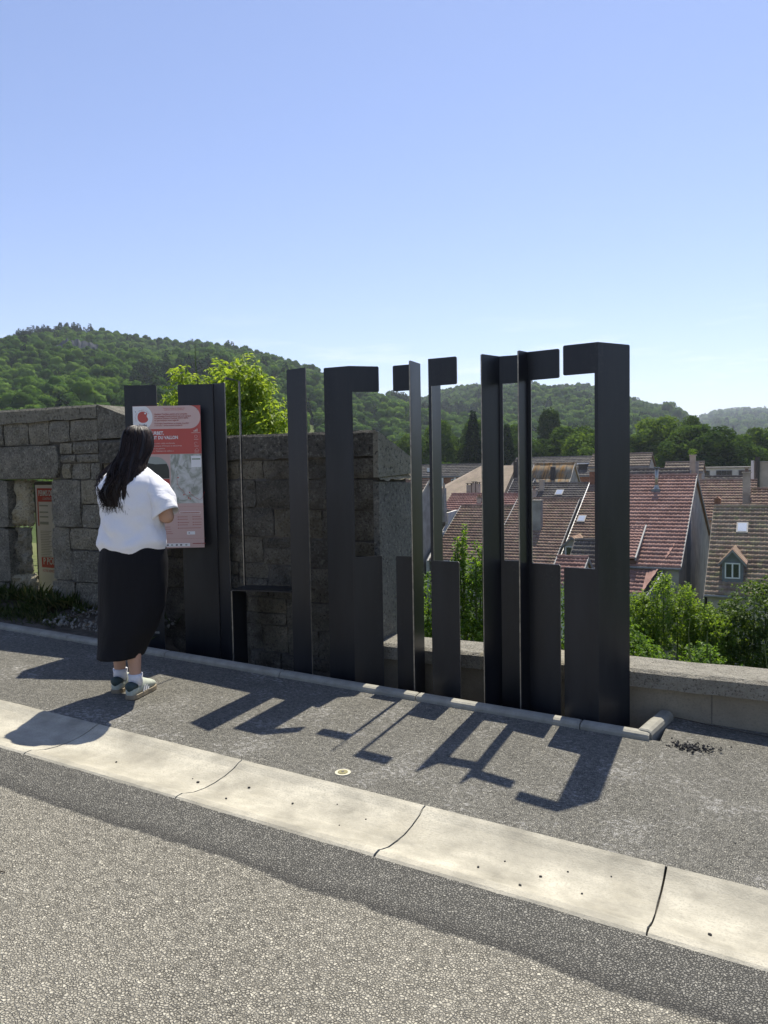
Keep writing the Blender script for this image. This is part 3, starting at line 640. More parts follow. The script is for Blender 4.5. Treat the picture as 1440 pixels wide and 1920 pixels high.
ii, jj = np.meshgrid(np.arange(len(xs)-1), np.arange(len(ys)-1), indexing='ij'); k = (ii*len(ys)+jj).ravel()
t = NT('valley_ground'); p = t.pos()
cgr = t.mix(t.ramp(t.noise(p, .012, 5, .6), [(.4, 0), (.6, 1)]), (.045, .075, .022), (.11, .13, .045))
cgr = t.mix(t.ramp(t.noise(p, .05, 5, .65), [(.45, 0), (.65, .8)]), cgr, (.15, .155, .07))
M['ground'] = t.set(cgr, .95, 0, .1, bump=t.noise(p, .8, 5), bstr=.5, bdist=.3)
put('ground', npmesh('ground', np.stack([X.ravel(), Y.ravel(), Z.ravel()], 1), np.stack([k, k+len(ys), k+len(ys)+1, k+1], 1), M['ground'], True), None, kind='structure')

def blob_points(n, lobes, rng, inner=.75):
    """points on the outside of a union of ellipsoid lobes [(c, r)]"""
    out = []; nrm = []; wts = np.array([r[0]*r[1]+r[0]*r[2]+r[1]*r[2] for c, r in lobes]); wts = wts/wts.sum()
    while sum(len(o) for o in out) < n:
        ks = rng.choice(len(lobes), n, p=wts); d = rng.normal(size=(n, 3)); d /= np.linalg.norm(d, axis=1, keepdims=True)
        C = np.array([lobes[k][0] for k in ks]); R = np.array([lobes[k][1] for k in ks]); q = C+d*R*rng.uniform(inner, 1.06, (n, 1))
        ok = np.ones(n, bool)
        for j, (c, r) in enumerate(lobes):
            ok &= (((q-np.array(c))/np.array(r))**2).sum(1) > inner**2*.92
        out.append(q[ok]); nrm.append(d[ok])
    return np.concatenate(out)[:n], np.concatenate(nrm)[:n]
def crown(name, lobes, n, size, mat, rng, droop=.3, aspect=.7, inner=.78):
    P, N = blob_points(n, lobes, rng, inner)
    nn = N+rng.normal(size=(len(P), 3))*.3; ax = np.cross(nn, rng.normal(size=(len(P), 3)))
    return leaves(name, P, size*rng.uniform(.6, 1.3, len(P)), mat, up=nn, axis=ax, aspect=aspect, droop=droop, rng=rng)
def lobeset(n, rx, rz, zc, lr, rng, flat_=1.0):
    L = [((0, 0, zc), (rx*.62, rx*.62, rz*.75))]
    for i in range(n):
        a = rng.uniform(0, 2*math.pi); v = rng.uniform(-1, 1); h = math.sqrt(max(0, 1-v*v*.9)); r = lr*rng.uniform(.7, 1.25)
        L.append(((math.cos(a)*rx*.66*h, math.sin(a)*rx*.66*h, zc+v*rz*.72), (r, r, r*flat_)))
    return L
def lumpy_crown(name, lobes, n, size, mat, rng):
    bm = bmesh.new()
    for c, r in lobes:
        st = len(bm.verts); bmesh.ops.create_icosphere(bm, subdivisions=2, radius=1, matrix=Matrix.Translation(c) @ Matrix.Diagonal((r[0], r[1], r[2]*.9, 1)))
        bm.verts.ensure_lookup_table()
        for v in bm.verts[st:]:
            d = (v.co-Vector(c)); v.co += d*(.42*noise.noise(v.co*.75)+.30*noise.noise(v.co*1.9))
    me = bpy.data.meshes.new(name); bm.to_mesh(me); bm.free(); nv, nf = len(me.vertices), len(me.polygons)
    V = np.empty(nv*3); me.vertices.foreach_get('co', V); V = V.reshape(-1, 3); F = np.empty(nf*3, np.int32); me.polygons.foreach_get('vertices', F); F = F.reshape(-1, 3); bpy.data.meshes.remove(me)
    lf = crown(name+'_l', lobes, n, size, mat, rng, inner=.95); lv = np.empty(len(lf.vertices)*3); lf.vertices.foreach_get('co', lv); f2 = np.empty(len(lf.polygons)*3, np.int32); lf.polygons.foreach_get('vertices', f2); bpy.data.meshes.remove(lf)
    return npmesh(name, np.concatenate([V, lv.reshape(-1, 3)]), np.concatenate([F, f2.reshape(-1, 3)+nv]), mat, False)
# forest canopy: crowns scattered over the hills by geometry nodes
protos = []
for k in range(5):
    r_ = np.random.default_rng(40+k)
    if k < 4: me = lumpy_crown('forest_crown', lobeset(9, 4.3, 4.2 if k < 3 else 5.6, 2.5, 2.1, r_), 300, .95, M['forest'], r_)
    else:
        q = r_.uniform(0, 1, 420)**.6; a = r_.uniform(0, 6.283, 420); P = np.stack([np.cos(a)*q*3.0, np.sin(a)*q*3.0, 11-q*14], 1)
        me = leaves('conifer_crown', P, 1.5, M['leaf_conifer'], axis=np.stack([np.cos(a), np.sin(a), -.5+0*a], 1), aspect=.6, rng=r_)
    o = bpy.data.objects.new('forest_crown', me); protos.append(o)
pts, scl, idx = [], [], []
def scatter(b0, b1, n, rlo, rhi, s0, s1, extra=30):
    be = RNG.uniform(b0, b1, n); el, Dr, D0, th = hillpar(be); lo = D0+rlo; hi = np.where(Dr > rhi, rhi, Dr)+extra
    r = np.sqrt(RNG.uniform(0, 1, n)*(hi**2-lo**2)+lo**2); x = r*np.sin(np.radians(be)); y = r*np.cos(np.radians(be))
    keep = ~((be > -50.9) & (be < -46.6) & (r > 474) & (r < 486)) & ~((be > -36.5) & (be < -31.0) & (r > D0) & (r < D0+150+25*np.sin(be*3)) & (wob(x, y, 25, 2) > -.75))
    x, y, r = x[keep], y[keep], r[keep]; z = terr(x, y)+RNG.uniform(-2.5, 1.5, len(x))*(s1/1.2)
    s = RNG.uniform(s0, s1, len(x)); b_ = np.degrees(np.arctan2(x, y)); s = np.where((b_ > -51.2) & (b_ < -46.3) & (r > 420) & (r < 474), s*.62, s); pts.append(np.stack([x, y, z], 1)); scl.append(s)
    con = (wob(x, y, 70, 5) > .95) | (RNG.random(len(x)) < .03); idx.append(np.where(con, 4, RNG.integers(0, 4, len(x))))
scatter(-68, -26, 5600, 12, 2000, .5, 1.05); scatter(-27, -6.0, 5600, 10, 2000, .6, 1.25, 25); scatter(-7.5, 14, 5200, 500, 4000, 1.3, 2.3, 60)
scatter(-6, 20, 900, 10, 1100, .8, 1.4)
PT = np.concatenate(pts); S_ = np.concatenate(scl); I_ = np.concatenate(idx)
me = bpy.data.meshes.new('forest'); me.vertices.add(len(PT)); me.vertices.foreach_set('co', PT.astype(np.float32).ravel())
for nm, ty, dat in (('sc', 'FLOAT', S_.astype(np.float32)), ('rot', 'FLOAT', RNG.uniform(0, 6.28, len(PT)).astype(np.float32)), ('idx', 'INT', I_.astype(np.int32))):
    a = me.attributes.new(nm, ty, 'POINT'); a.data.foreach_set('value', dat)
forest = put('forest', me, None, None, kind='stuff', label='dense mixed woodland covering the hills across the valley')
ng = bpy.data.node_groups.new('scatter_crowns', 'GeometryNodeTree'); ng.interface.new_socket('Geometry', in_out='INPUT', socket_type='NodeSocketGeometry'); ng.interface.new_socket('Geometry', in_out='OUTPUT', socket_type='NodeSocketGeometry')
N_, L_ = ng.nodes, ng.links; gi = N_.new('NodeGroupInput'); go = N_.new('NodeGroupOutput'); ip = N_.new('GeometryNodeInstanceOnPoints'); ip.inputs['Pick Instance'].default_value = True
jn = N_.new('GeometryNodeJoinGeometry')
for o in protos[::-1]:
    oi = N_.new('GeometryNodeObjectInfo'); oi.inputs['Object'].default_value = o; oi.inputs['As Instance'].default_value = False
    g2 = N_.new('GeometryNodeGeometryToInstance'); L_.new(oi.outputs['Geometry'], g2.inputs[0]); L_.new(g2.outputs[0], jn.inputs[0])
def att(nm, ty):
    a = N_.new('GeometryNodeInputNamedAttribute'); a.data_type = ty; a.inputs['Name'].default_value = nm; return a.outputs['Attribute']
cx_ = N_.new('ShaderNodeCombineXYZ'); L_.new(att('rot', 'FLOAT'), cx_.inputs['Z'])
L_.new(gi.outputs[0], ip.inputs['Points']); L_.new(jn.outputs[0], ip.inputs['Instance']); L_.new(att('idx', 'INT'), ip.inputs['Instance Index'])
L_.new(cx_.outputs[0], ip.inputs['Rotation']); L_.new(att('sc', 'FLOAT'), ip.inputs['Scale']); L_.new(ip.outputs[0], go.inputs[0])
forest.modifiers.new('scatter', 'NODES').node_group = ng
# a band of pale rock showing through the wood near the hilltop
t = NT('cliff_rock'); M['cliff'] = t.set(t.mix(t.noise(t.pos(), .12, 6, .7), (.045, .055, .065), (.105, .11, .115)), .95)
V = []; nx, nz = 26, 5
for i in range(nx):
    be = rad(-50.6+3.6*i/(nx-1)); D = 478
    for j in range(nz):
        V.append(((D+1.5*j)*math.sin(be), (D+1.5*j)*math.cos(be), 67+j*3.1+noise.noise((i*.8, j*.9, 3))*3.0-(abs(i-12)/12)**2*5))
mb = MB(); mb.add(V, [(i*nz+j, (i+1)*nz+j, (i+1)*nz+j+1, i*nz+j+1) for i in range(nx-1) for j in range(nz-1)]); mb.build('rocky_cliff', M['cliff'], kind='structure')

# ------------------------------------------------------------------ trees beyond the roofs
def trunk_mesh(h, r):
    mb = MB(); mb.tube([(0, 0, 0), (.1, 0, h*.3), (0, .1, h*.6), (.1, 0, h)], [r, r*.8, r*.55, r*.25], 7)
    for k in range(5):
        a = k*1.3; z = h*(.35+.1*k); mb.tube([(0, 0, z), (math.cos(a)*h*.12, math.sin(a)*h*.12, z+h*.1), (math.cos(a)*h*.2, math.sin(a)*h*.2, z+h*.22)], [r*.4, r*.25, r*.08], 5)
    return mb.mesh('trunk')
TP = {}
for nm, nl, rx, rz, lr, mat, n, sz in (('round', 42, 5.0, 8.5, 1.6, 'leaf_tree', 11000, .55), ('loose', 40, 4.4, 9.0, 1.25, 'leaf_tree', 9500, .52), ('light', 40, 4.6, 8.2, 1.35, 'leaf_lime', 10500, .52), ('tall', 36, 2.6, 10.0, 1.05, 'leaf_tree', 7500, .5)):
    r_ = np.random.default_rng(hash(nm) % 1 + len(nm)*7+nl); TP[nm] = (crown('crown', lobeset(nl, rx, rz, 12.5, lr, r_), n, sz, M[mat], r_, inner=.7), rx)
r_ = np.random.default_rng(5); q = r_.uniform(0, 1, 7000)**.65; a = r_.uniform(0, 6.283, 7000); h_ = 22-q*19
rr = q*3.6*(1+.18*np.sin(a*7+h_*2.2))*r_.uniform(.5, 1.05, 7000)
TP['spruce'] = (leaves('crown', np.stack([np.cos(a)*rr, np.sin(a)*rr, h_-rr*.25], 1), .6, M['leaf_conifer'], axis=np.stack([np.cos(a), np.sin(a), -.35+0*a], 1), aspect=.4, rng=r_), 3.4)
TRK = trunk_mesh(12, .35)
TREES = [(-73.2, 153.4, 10.6, 7.5, 'round', 'dark rounded tree just right of the garden wall end'), (-77.4, 151.3, 10.1, 8, 'light', 'pale green tree showing over the sloping wall end'),
 (-64.3, 146.5, 13.8, 9, 'light', 'tall yellow-green tree seen between the two small flagged posts'), (-53.1, 125, 4.0, 6, 'light', 'short light green tree before the long grey roof'),
 (-61.5, 164, 14.6, 9, 'loose', 'loose-crowned tree left of the dark spruce'), (-53.5, 140.1, 11.9, 7, 'spruce', 'dark pointed spruce beside the widest central post'), (-49.0, 147, 9.5, 7, 'spruce', 'second dark spruce half hidden behind a central post'),
 (-51.7, 160, 12.4, 8, 'loose', 'loose tree in the gap between the two right-hand folded posts'), (-47.5, 152, 9.5, 8, 'round', 'dark tree left of the slender poplar'),
 (-50.2, 182.7, 17.3, 5.2, 'tall', 'slender tall poplar rising above its neighbours'), (-43.6, 156, 8.4, 9, 'round', 'rounded tree below the poplar'), (-37.8, 154.8, 11.0, 11.5, 'round', 'broad dome-shaped dark tree over the long grey roof'),
 (-33.6, 146.2, 9.6, 9, 'light', 'light domed tree left of the corner post'), (-30.5, 150, 8.6, 8, 'round', 'dark tree behind the corner post'), (-27.2, 162.7, 9.6, 8, 'light', 'light tree just right of the corner post'),
 (-22.7, 163.4, 12.6, 12, 'round', 'largest dark tree over the red roof'), (-17.7, 157, 11.0, 9, 'light', 'yellow-green tree right of the largest dark one'), (-20.3, 192, 14.8, 8, 'loose', 'high thin-topped tree at the skyline notch'),
 (-12.6, 154.5, 9.8, 12, 'round', 'dense dark dome-shaped tree above the white school block'), (-16.2, 172, 11.5, 8, 'loose', 'loose tree behind the dense dark dome'), (-7.2, 160, 8.9, 8.5, 'light', 'lighter tree right of the gap with the spire'),
 (-4.2, 170, 9.8, 8, 'round', 'dark tree behind the lighter one at the right'), (-.8, 166, 9.0, 9, 'round', 'dark tree at the right edge of the view'), (3.5, 168, 10, 9, 'light', 'light tree beyond the right edge'),
 (-68.8, 160, 11.5, 9, 'round', 'dark tree between the pale one and the yellow-green one'), (-57.2, 152, 10.4, 8, 'round', 'dark mass of foliage left of the spruce'), (-26.0, 170, 8.5, 9, 'round', 'dark rear tree beside the largest one'), (-9.6, 176, 4.5, 8, 'loose', 'low tree in the gap below the spire'),
 (-82, 158, 9.0, 9, 'round', 'dark tree behind the widest flagged post'), (-88, 160, 8.0, 9, 'light', 'light tree behind the garden wall')]
for k, (x, y, top_, w, kind_, lab) in enumerate(TREES):
    me, rx = TP[kind_]; zb = float(terr(x, y)); H = top_-zb; nat = 21.5
    tr = thing({'spruce': 'spruce_tree', 'tall': 'poplar_tree'}.get(kind_, 'broadleaf_tree'), lab, 'tree', (x, y, zb), random.uniform(0, 6.28), 'trees standing beyond the roofs')
    sxy = w/2/rx*1.12; szv = H/nat
    c = put('crown', me, None, tr); c.scale = (sxy, sxy, szv); t2 = put('trunk', TRK, M['bark'], tr); t2.scale = (sxy, sxy, szv)

# ------------------------------------------------------------------ roofs of the old town
def tiles(par, x0, x1, yr, zr, ye, ze, mat, pitch=.35, tw=.24, name='tiled_slope', amp=.035):
    sl_ = math.hypot(ye-yr, ze-zr); nr = max(1, int(round(sl_/pitch))); nc = max(1, int(round(abs(x1-x0)/tw))); tw = (x1-x0)/nc; pt = sl_/nr
    d = np.array([0, (ye-yr)/sl_, (ze-zr)/sl_]); nrm = np.array([0, d[2], -d[1]]); nrm = nrm if nrm[2] > 0 else -nrm
    r, c = np.meshgrid(np.arange(nr), np.arange(nc), indexing='ij'); r = r.ravel(); c = c.ravel(); n = len(r)
    jit = RNG.normal(size=n)*.006; U = np.array([0, .3, .62, 1.0]); Hh = np.array([.0, amp, .0, .006])
    o = np.array([x0, yr, zr]); V = np.zeros((n, 12, 3))
    for q in range(4):
        bx = (c+U[q])*tw
        for lvl, (s, h) in enumerate(((0, .008), (1.0, .062), (1.0, -.015))):
            P = o+np.stack([bx, 0*bx, 0*bx], 1)+d*((r+s)*pt)[:, None]+nrm*(h+(Hh[q] if lvl < 2 else 0)+jit*(lvl == 1))[:, None]
            V[:, lvl*4+q] = P
    base = np.arange(n)[:, None]*12; F = np.concatenate([base+np.array([[a+4*l, a+1+4*l, a+5+4*l, a+4+4*l]]) for l in (0, 1) for a in range(3)], 0)
    return put(name, npmesh(name, V.reshape(-1, 3), F, M[mat]), None, par, kind='stuff')
def house(lab, x0, x1, yr, zr, yf, zf, yb, zb, mat, wall='wall_grey', pitch=.35, tw=.24, base=None, verge='zinc', group='tiled houses of the old town', ridge=True, name='town_house'):
    base = FLOOR if base is None else base
    h = thing(name, lab, 'house', group=group); xc, yc = (x0+x1)/2, (yf+yb)/2; h.location = (xc, yc, base)
    inv = Matrix.Translation((-xc, -yc, -base))
    class P_: pass
    def fix(o): o.data.transform(inv); return o
    h['_'] = 0; del h['_']
    wi = .12
    mb = MB(); mb.prism([(x0+wi, yf+.12, base), (x0+wi, yb-.12, base), (x0+wi, yb-.12, zb-.12), (x0+wi, yr, zr-.1), (x0+wi, yf+.12, zf-.1)], (x1-x0-2*wi, 0, 0)); fix(mb.build('wall', M[wall], h))
    fix(tiles(h, x0, x1, yr, zr, yf, zf, mat, pitch, tw))
    mb = MB(); mb.prism([(x0, yr, zr-.07), (x1, yr, zr-.07), (x1, yb, zb-.07), (x0, yb, zb-.07)], (0, 0, .08)); fix(mb.build('rear_slope', M[mat], h))
    mb = MB(); mb.prism([(x0, yr, zr-.09), (x1, yr, zr-.09), (x1, yf, zf-.09), (x0, yf, zf-.09)], (0, 0, .06)); fix(mb.build('roof_deck', M['dark_wood'], h))
    if ridge:
        mb = MB(); n = int((x1-x0)/.4)
        for k in range(n):
            a = x0+(x1-x0)*k/n; mb.tube([(a, yr, zr+.03), (a+(x1-x0)/n*1.02, yr, zr+.045)], [.11, .125], 6)
        fix(mb.build('ridge_tile', M[mat], h, kind='stuff'))
    if verge:
        for x in (x0, x1):
            mb = MB(); s = .03 if x == x1 else -.03
            mb.prism([(x-s, yf, zf+.05), (x-s, yr, zr+.07), (x-s, yr, zr-.14), (x-s, yf, zf-.14)], (2*s, 0, 0)); mb.prism([(x-s, yb, zb+.05), (x-s, yr, zr+.07), (x-s, yr, zr-.14), (x-s, yb, zb-.14)], (2*s, 0, 0))
            fix(mb.build('verge', M[verge], h))
    mb = MB(); mb.tube([(x0, yf-.07, zf-.06), (x1, yf-.07, zf-.06)], .07, 6); fix(mb.build('gutter', M['zinc'], h))
    h['inv'] = 0; del h['inv']; h_fix[h.name] = fix; h_geo[h.name] = (yr, zr, yf, zf); return h
h_fix, h_geo = {}, {}
def addp(h, name, mb, mat, par=None, **kw):
    o = mb.build(name, M[mat], par or h, **kw); h_fix[h.name](o); return o
def chimney(h, x0, x1, y, z0, z1, mat='wall_grey', pots=1, cap=True, dy=None):
    w = x1-x0; dy = dy or w*.9
    mb = MB(); mb.box(x0, x1, y-dy/2, y+dy/2, z0, z1); c = addp(h, 'chimney', mb, mat)
    if cap: mb = MB(); mb.box(x0-.05, x1+.05, y-dy/2-.05, y+dy/2+.05, z1, z1+.07); addp(h, 'chimney_cap', mb, 'wall_grey', c)
    for k in range(pots):
        xx = x0+w*(k+.5)/pots; mb = MB(); mb.tube([(xx, y, z1+.07), (xx, y, z1+.27)], [.11, .09], 8); mb.box(xx-.13, xx+.13, y-.13, y+.13, z1+.31, z1+.34)
        for s in (-.1, .1): mb.box(xx+s-.012, xx+s+.012, y-.02, y+.02, z1+.27, z1+.31)
        addp(h, 'chimney_pot', mb, 'tile_brown' if mat != 'wall_brick' else 'wall_brick', c)
def roofz(h, y): yr, zr, yf, zf = h_geo[h.name]; return zr+(y-yr)*(zf-zr)/(yf-yr)
def skylight(h, xc, yc, w=.6, L=.8):
    yr, zr, yf, zf = h_geo[h.name]; s = math.hypot(yr-yf, zr-zf); d = Vector((0, (yf-yr)/s, (zf-zr)/s)); n = Vector((0, d.z, -d.y)); n = n if n.z > 0 else -n
    c = Vector((xc, yc, roofz(h, yc)))
    def q(a, b, e): return c+Vector((a, 0, 0))+d*b+n*e
    mb = MB(); mb.prism([q(-w/2, -L/2, .02), q(w/2, -L/2, .02), q(w/2, L/2, .02), q(-w/2, L/2, .02)], n*.10); f = addp(h, 'skylight', mb, 'zinc')
    mb = MB(); w2, L2 = w-.14, L-.16; mb.prism([q(-w2/2, -L2/2, .12), q(w2/2, -L2/2, .12), q(w2/2, L2/2, .12), q(-w2/2, L2/2, .12)], n*.012); addp(h, 'pane', mb, 'skyglass', f)
def dormer(h, x0, x1, yf, zs, zt, zr, mat, wall='cladding', frame='white_paint', over=.16, back=1.9):
    """gabled dormer; front at yf, sill zs, wall plate zt, ridge zr"""
    xc = (x0+x1)/2; yb = yf+back
    mb = MB(); mb.prism([(x0, yf, zs-.5), (x1, yf, zs-.5), (x1, yf, zt), (xc, yf, zr-.08), (x0, yf, zt)], (0, back, 0)); d = addp(h, 'dormer', mb, wall)
    for s, xe in ((-1, x0), (1, x1)):
        ex = xe+s*over; ez = zt-over*(zr-zt)/(xc-x0)
        a = Vector((xc, yf-over, zr)); mb = MB(); n = max(3, int(back/.3))
        for k in range(n):
            y0_ = yf-over+(back+over)*k/n; y1_ = yf-over+(back+over)*(k+1)/n-.02
            mb.prism([(xc, y0_, zr), (xc, y1_, zr), (ex, y1_, ez), (ex, y0_, ez)], (0, 0, .05+.01*(k % 2)))
        addp(h, 'dormer_roof', mb, mat, d)
        mb = MB(); mb.prism([(xc, yf-over-.02, zr-.10), (ex, yf-over-.02, ez-.10), (ex, yf-over-.02, ez+.02), (xc, yf-over-.02, zr+.02)], (0, .03, 0)); addp(h, 'barge_board', mb, 'zinc', d)
    m_ = .12; wz0, wz1 = zs, zt-.1; fr = MB(); a, b = x0+m_, x1-m_
    for (p0, p1, q0, q1) in ((a, a+.06, wz0, wz1), (b-.06, b, wz0, wz1), (a+.06, b-.06, wz0, wz0+.06), (a+.06, b-.06, wz1-.06, wz1), (xc-.035, xc+.035, wz0+.06, wz1-.06)): fr.box(p0, p1, yf-.05, yf-.003, q0, q1)
    addp(h, 'window_frame', fr, frame, d)
    mb = MB(); mb.box(a+.03, b-.03, yf-.025, yf-.004, wz0+.03, wz1-.03); addp(h, 'window_pane', mb, 'glass', d)

# 1 red roof
R1 = house('house with wide clean red tiled roof and metal flue, right of the corner post', -9.0, -4.72, 50, .74, 41.98, -3.89, 60, -3.7, 'tile_red', pitch=.352)
mb = MB(); mb.tube([(-6.87, 48.7, -.05), (-6.87, 48.7, 1.25)], .10, 12); fl = addp(R1, 'flue', mb, 'chrome', smooth=True)
mb = MB(); mb.tube([(-6.87, 48.7, 1.25), (-6.87, 48.7, 1.31)], [.19, .17], 12); addp(R1, 'flue_cap', mb, 'zinc', fl)
mb = MB(); mb.tube([(-6.87, 48.66, -.12), (-6.87, 48.7, .10), (-6.87, 48.7, .22)], [.24, .15, .13], 12); addp(R1, 'flashing', mb, 'chrome', fl)
mb = MB(); mb.box(-7.12, -6.62, 48.35, 48.9, -.22, .0); addp(R1, 'flashing_plate', mb, 'zinc', fl)
# shed dormer on the left of the red roof
mb = MB(); mb.prism([(-8.95, 42.0, -4.15), (-8.95, 42.0, -3.56), (-8.95, 45.1, -2.2), (-8.95, 45.1, -2.5)], (1.98, 0, 0)); sd_ = addp(R1, 'shed_dormer', mb, 'wood')
o_ = tiles(R1, -8.98, -6.97, 45.2, -2.05, 41.8, -3.47, 'tile_red', name='dormer_slope'); h_fix[R1.name](o_)
mb = MB(); mb.prism([(-6.98, 45.25, -1.93), (-6.98, 41.75, -3.40), (-6.98, 41.75, -3.56), (-6.98, 45.25, -2.12)], (.08, 0, 0)); addp(R1, 'dormer_verge', mb, 'zinc')
# lower lean-to wing
WG = house('low red tiled wing at the foot of the wide red roof', -8.9, -6.4, 43.3, -3.35, 40.2, -5.1, 44.6, -4.2, 'tile_pink', wall='cladding', pitch=.33, ridge=False, verge=None)
V = [(-6.38, 43.3, -3.33), (-5.0, 46.6, -1.55), (-4.86, 46.6, -1.6), (-5.3, 43.2, -3.1), (-5.9, 41.0, -4.4), (-6.4, 40.2, -5.08)]
mb = MB(); n = 13
for k in range(n):       # rows of tiles turning up the hip
    u0, u1 = k/n, (k+1)/n
    def lp(u, side): 
        A_ = [Vector(V[0]), Vector(V[1])] if side == 0 else [Vector(V[5]), Vector(V[3]), Vector(V[2])]
        if side == 0: return A_[0].lerp(A_[1], u)
        return A_[0].lerp(A_[1], u*2) if u < .5 else A_[1].lerp(A_[2], u*2-1)
    a, b, c, d = lp(u0, 0), lp(u0, 1), lp(u1, 1), lp(u1, 0); up = Vector((0, 0, .06))
    mb.add([a+up, b+up, c+Vector((0, 0, .02)), d+Vector((0, 0, .02)), a, b], [(0, 1, 2, 3), (0, 4, 5, 1)])
addp(WG, 'hip_slope', mb, 'tile_pink', kind='stuff')
mb = MB(); mb.tube([V[0], V[1]], .10, 6); addp(WG, 'hip_ridge', mb, 'tile_pink')
mb = MB(); mb.prism([(-4.80, 46.6, -1.75), (-5.25, 43.2, -3.25), (-5.85, 41.0, -4.6), (-6.3, 40.2, -5.3), (-6.3, 40.2, -10.4), (-4.80, 46.6, -10.4)], (.08, 0, 0)); addp(WG, 'side_cladding', mb, 'cladding')
# 1b dark roof behind
R1b = house('grey tiled house just behind the wide red roof, chimney at its right end', -10.83, -5.66, 56, 1.08, 51.5, -1.5, 60, -1.2, 'tile_grey', pitch=.5, tw=.3, verge='wall_grey')
chimney(R1b, -5.75, -5.38, 56, .6, 2.0, 'wall_cream', 0); mb = MB(); mb.tube([(-5.25, 55.6, .6), (-5.25, 55.6, 1.6)], .1, 8); addp(R1b, 'vent_pipe', mb, 'zinc')
me = crown('weed_tuft', [((-5.56, 56, 2.28), (.3, .3, .22))], 140, .12, M['leaf_shrub'], RNG, aspect=.3); o_ = put('weed_tuft', me, None, R1b); h_fix[R1b.name](o_)
# 2 near brown roof
R2 = house('nearest brown mossy tiled house with gabled dormer at the right edge', -3.39, 3.2, 45, -.88, 39.6, -4.8, 50, -4.4, 'tile_moss', pitch=.34, verge=None)
skylight(R2, -1.93, 43.55, .55, .8)
dormer(R2, -2.66, -1.74, 40.3, -4.08, -3.22, -2.70, 'tile_brown', back=2.6)
mb = MB(); mb.box(-3.4, -3.08, 45.2, 45.6, -1.1, -.5); mb.prism([(-3.45, 45.15, -.5), (-3.03, 45.15, -.5), (-3.24, 45.15, -.33)], (0, .5, 0)); addp(R2, 'roof_vent', mb, 'wall_brick')
mb = MB(); mb.prism([(-3.42, 39.6, -4.9), (-3.42, 45, -.96), (-3.42, 50, -4.5), (-3.42, 50, -10.4), (-3.42, 39.6, -10.4)], (.03, 0, 0)); addp(R2, 'side_wall', mb, 'wall_grey')
# 3 roofs behind it
R3 = house('reddish brown tiled house behind the mossy roof, left of the tall chimney', -6.6, -1.9, 66, .06, 61, -2.6, 70, -2.6, 'tile_brown', pitch=.4, verge=None)
R3r = house('pinkish brown tiled house right of the tall chimney', -1.76, 4.5, 50.2, -.12, 46.5, -2.1, 55, -2.4, 'tile_brown', pitch=.34, verge=None)
chimney(R3r, -2.20, -1.80, 49.8, -1.4, .86, 'wall_grey', 1, dy=.5)
R3b = house('long plain grey-brown roof behind the tall chimney', -7.4, 7.5, 74, .24, 70.5, -1.8, 78, -1.5, 'tile_grey', pitch=.6, tw=.5, verge=None)
SCH = thing('school_block', 'flat-roofed white block with a band of dark windows below the trees', 'building', (-4.8, 90, FLOOR))
def at0(o, r): o.data.transform(Matrix.Translation(-r.location)); return o
mb = MB(); mb.box(-9.2, 3.0, 88, 92, FLOOR, .90); at0(mb.build('wall', M['wall_white'], SCH), SCH); mb = MB(); mb.box(-9.4, 3.2, 87.8, 92.2, .90, 1.04); at0(mb.build('flat_roof', M['wall_grey'], SCH), SCH)
for x in np.arange(-8.6, 2.5, 2.15):
    mb = MB(); mb.box(x, x+1.55, 87.95, 87.99, .13, .68); f = at0(mb.build('window', M['zinc'], SCH), SCH)
    for k in range(3): mb = MB(); mb.box(x+.05+k*.5, x+.5+k*.5, 87.92, 87.945, .17, .64); at0(mb.build('pane', M['glass'], f), SCH)
ANX = thing('pale_building', 'pale building with a dark pipe on its left corner at the right edge', 'building', (-.5, 70, FLOOR))
mb = MB(); mb.box(-2.2, 3.5, 68, 72, FLOOR, 1.45); at0(mb.build('wall', M['wall_cream'], ANX), ANX)
mb = MB(); mb.box(-2.42, -2.2, 67.9, 68.2, -.5, 1.62); at0(mb.build('corner_pier', M['white_paint'], ANX), ANX); mb = MB(); mb.tube([(-1.95, 67.8, -1), (-1.95, 67.8, 1.9)], .16, 8); at0(mb.build('pipe', M['dark_wood'], ANX), ANX)
mb = MB(); mb.prism([(-2.25, 67.9, 1.455), (3.6, 67.9, 1.455), (3.6, 72, 1.455), (-2.25, 72, 1.455)], (0, 0, .1)); at0(mb.build('roof_edge', M['wall_grey'], ANX), ANX)
# 4 centre
R4 = house('brown tiled house with a tall free-standing chimney, seen between the right posts', -17.54, -12.98, 55, -.93, 47.6, -5.0, 62, -4.7, 'tile_brown', pitch=.34)
chimney(R4, -15.36, -14.77, 51.6, -3.6, -.9, 'wall_grey', 0, dy=.5)
R4b = house('taller brown tiled house with skylight and small gabled dormer, left of the corner post', -12.86, -9.3, 58, .33, 47.6, -5.3, 63, -2.6, 'tile_brown', pitch=.34, verge='white_paint')
skylight(R4b, -12.42, 53.2, .55, .8); dormer(R4b, -12.68, -11.55, 49.3, -4.5, -3.62, -3.12, 'tile_brown', wall='wall_grey', back=2.8)
chimney(R4b, -13.24+.42, -12.78+.42, 57.6, -.4, 1.0, 'wall_brick', 0)
R5 = house('grey-brown tiled house with one skylight, above the tall free-standing chimney', -18.53, -13.2, 62, .02, 56.8, -2.7, 66, -2.0, 'tile_grey', pitch=.36, verge=None)
skylight(R5, -15.9, 60.6, .6, .8); chimney(R5, -17.61, -17.27, 61, -1.2, .30, 'wall_cream', 0); chimney(R5, -18.05, -17.62, 60.2, -1.9, -.45, 'wall_grey', 1)
R6 = house('barn with yellow and orange lichened sheet roof', -22.48, -18.39, 76, 1.66, 72.5, -1.2, 79.5, -1.2, 'sheet', pitch=2.2, tw=1.2, verge='wall_cream')
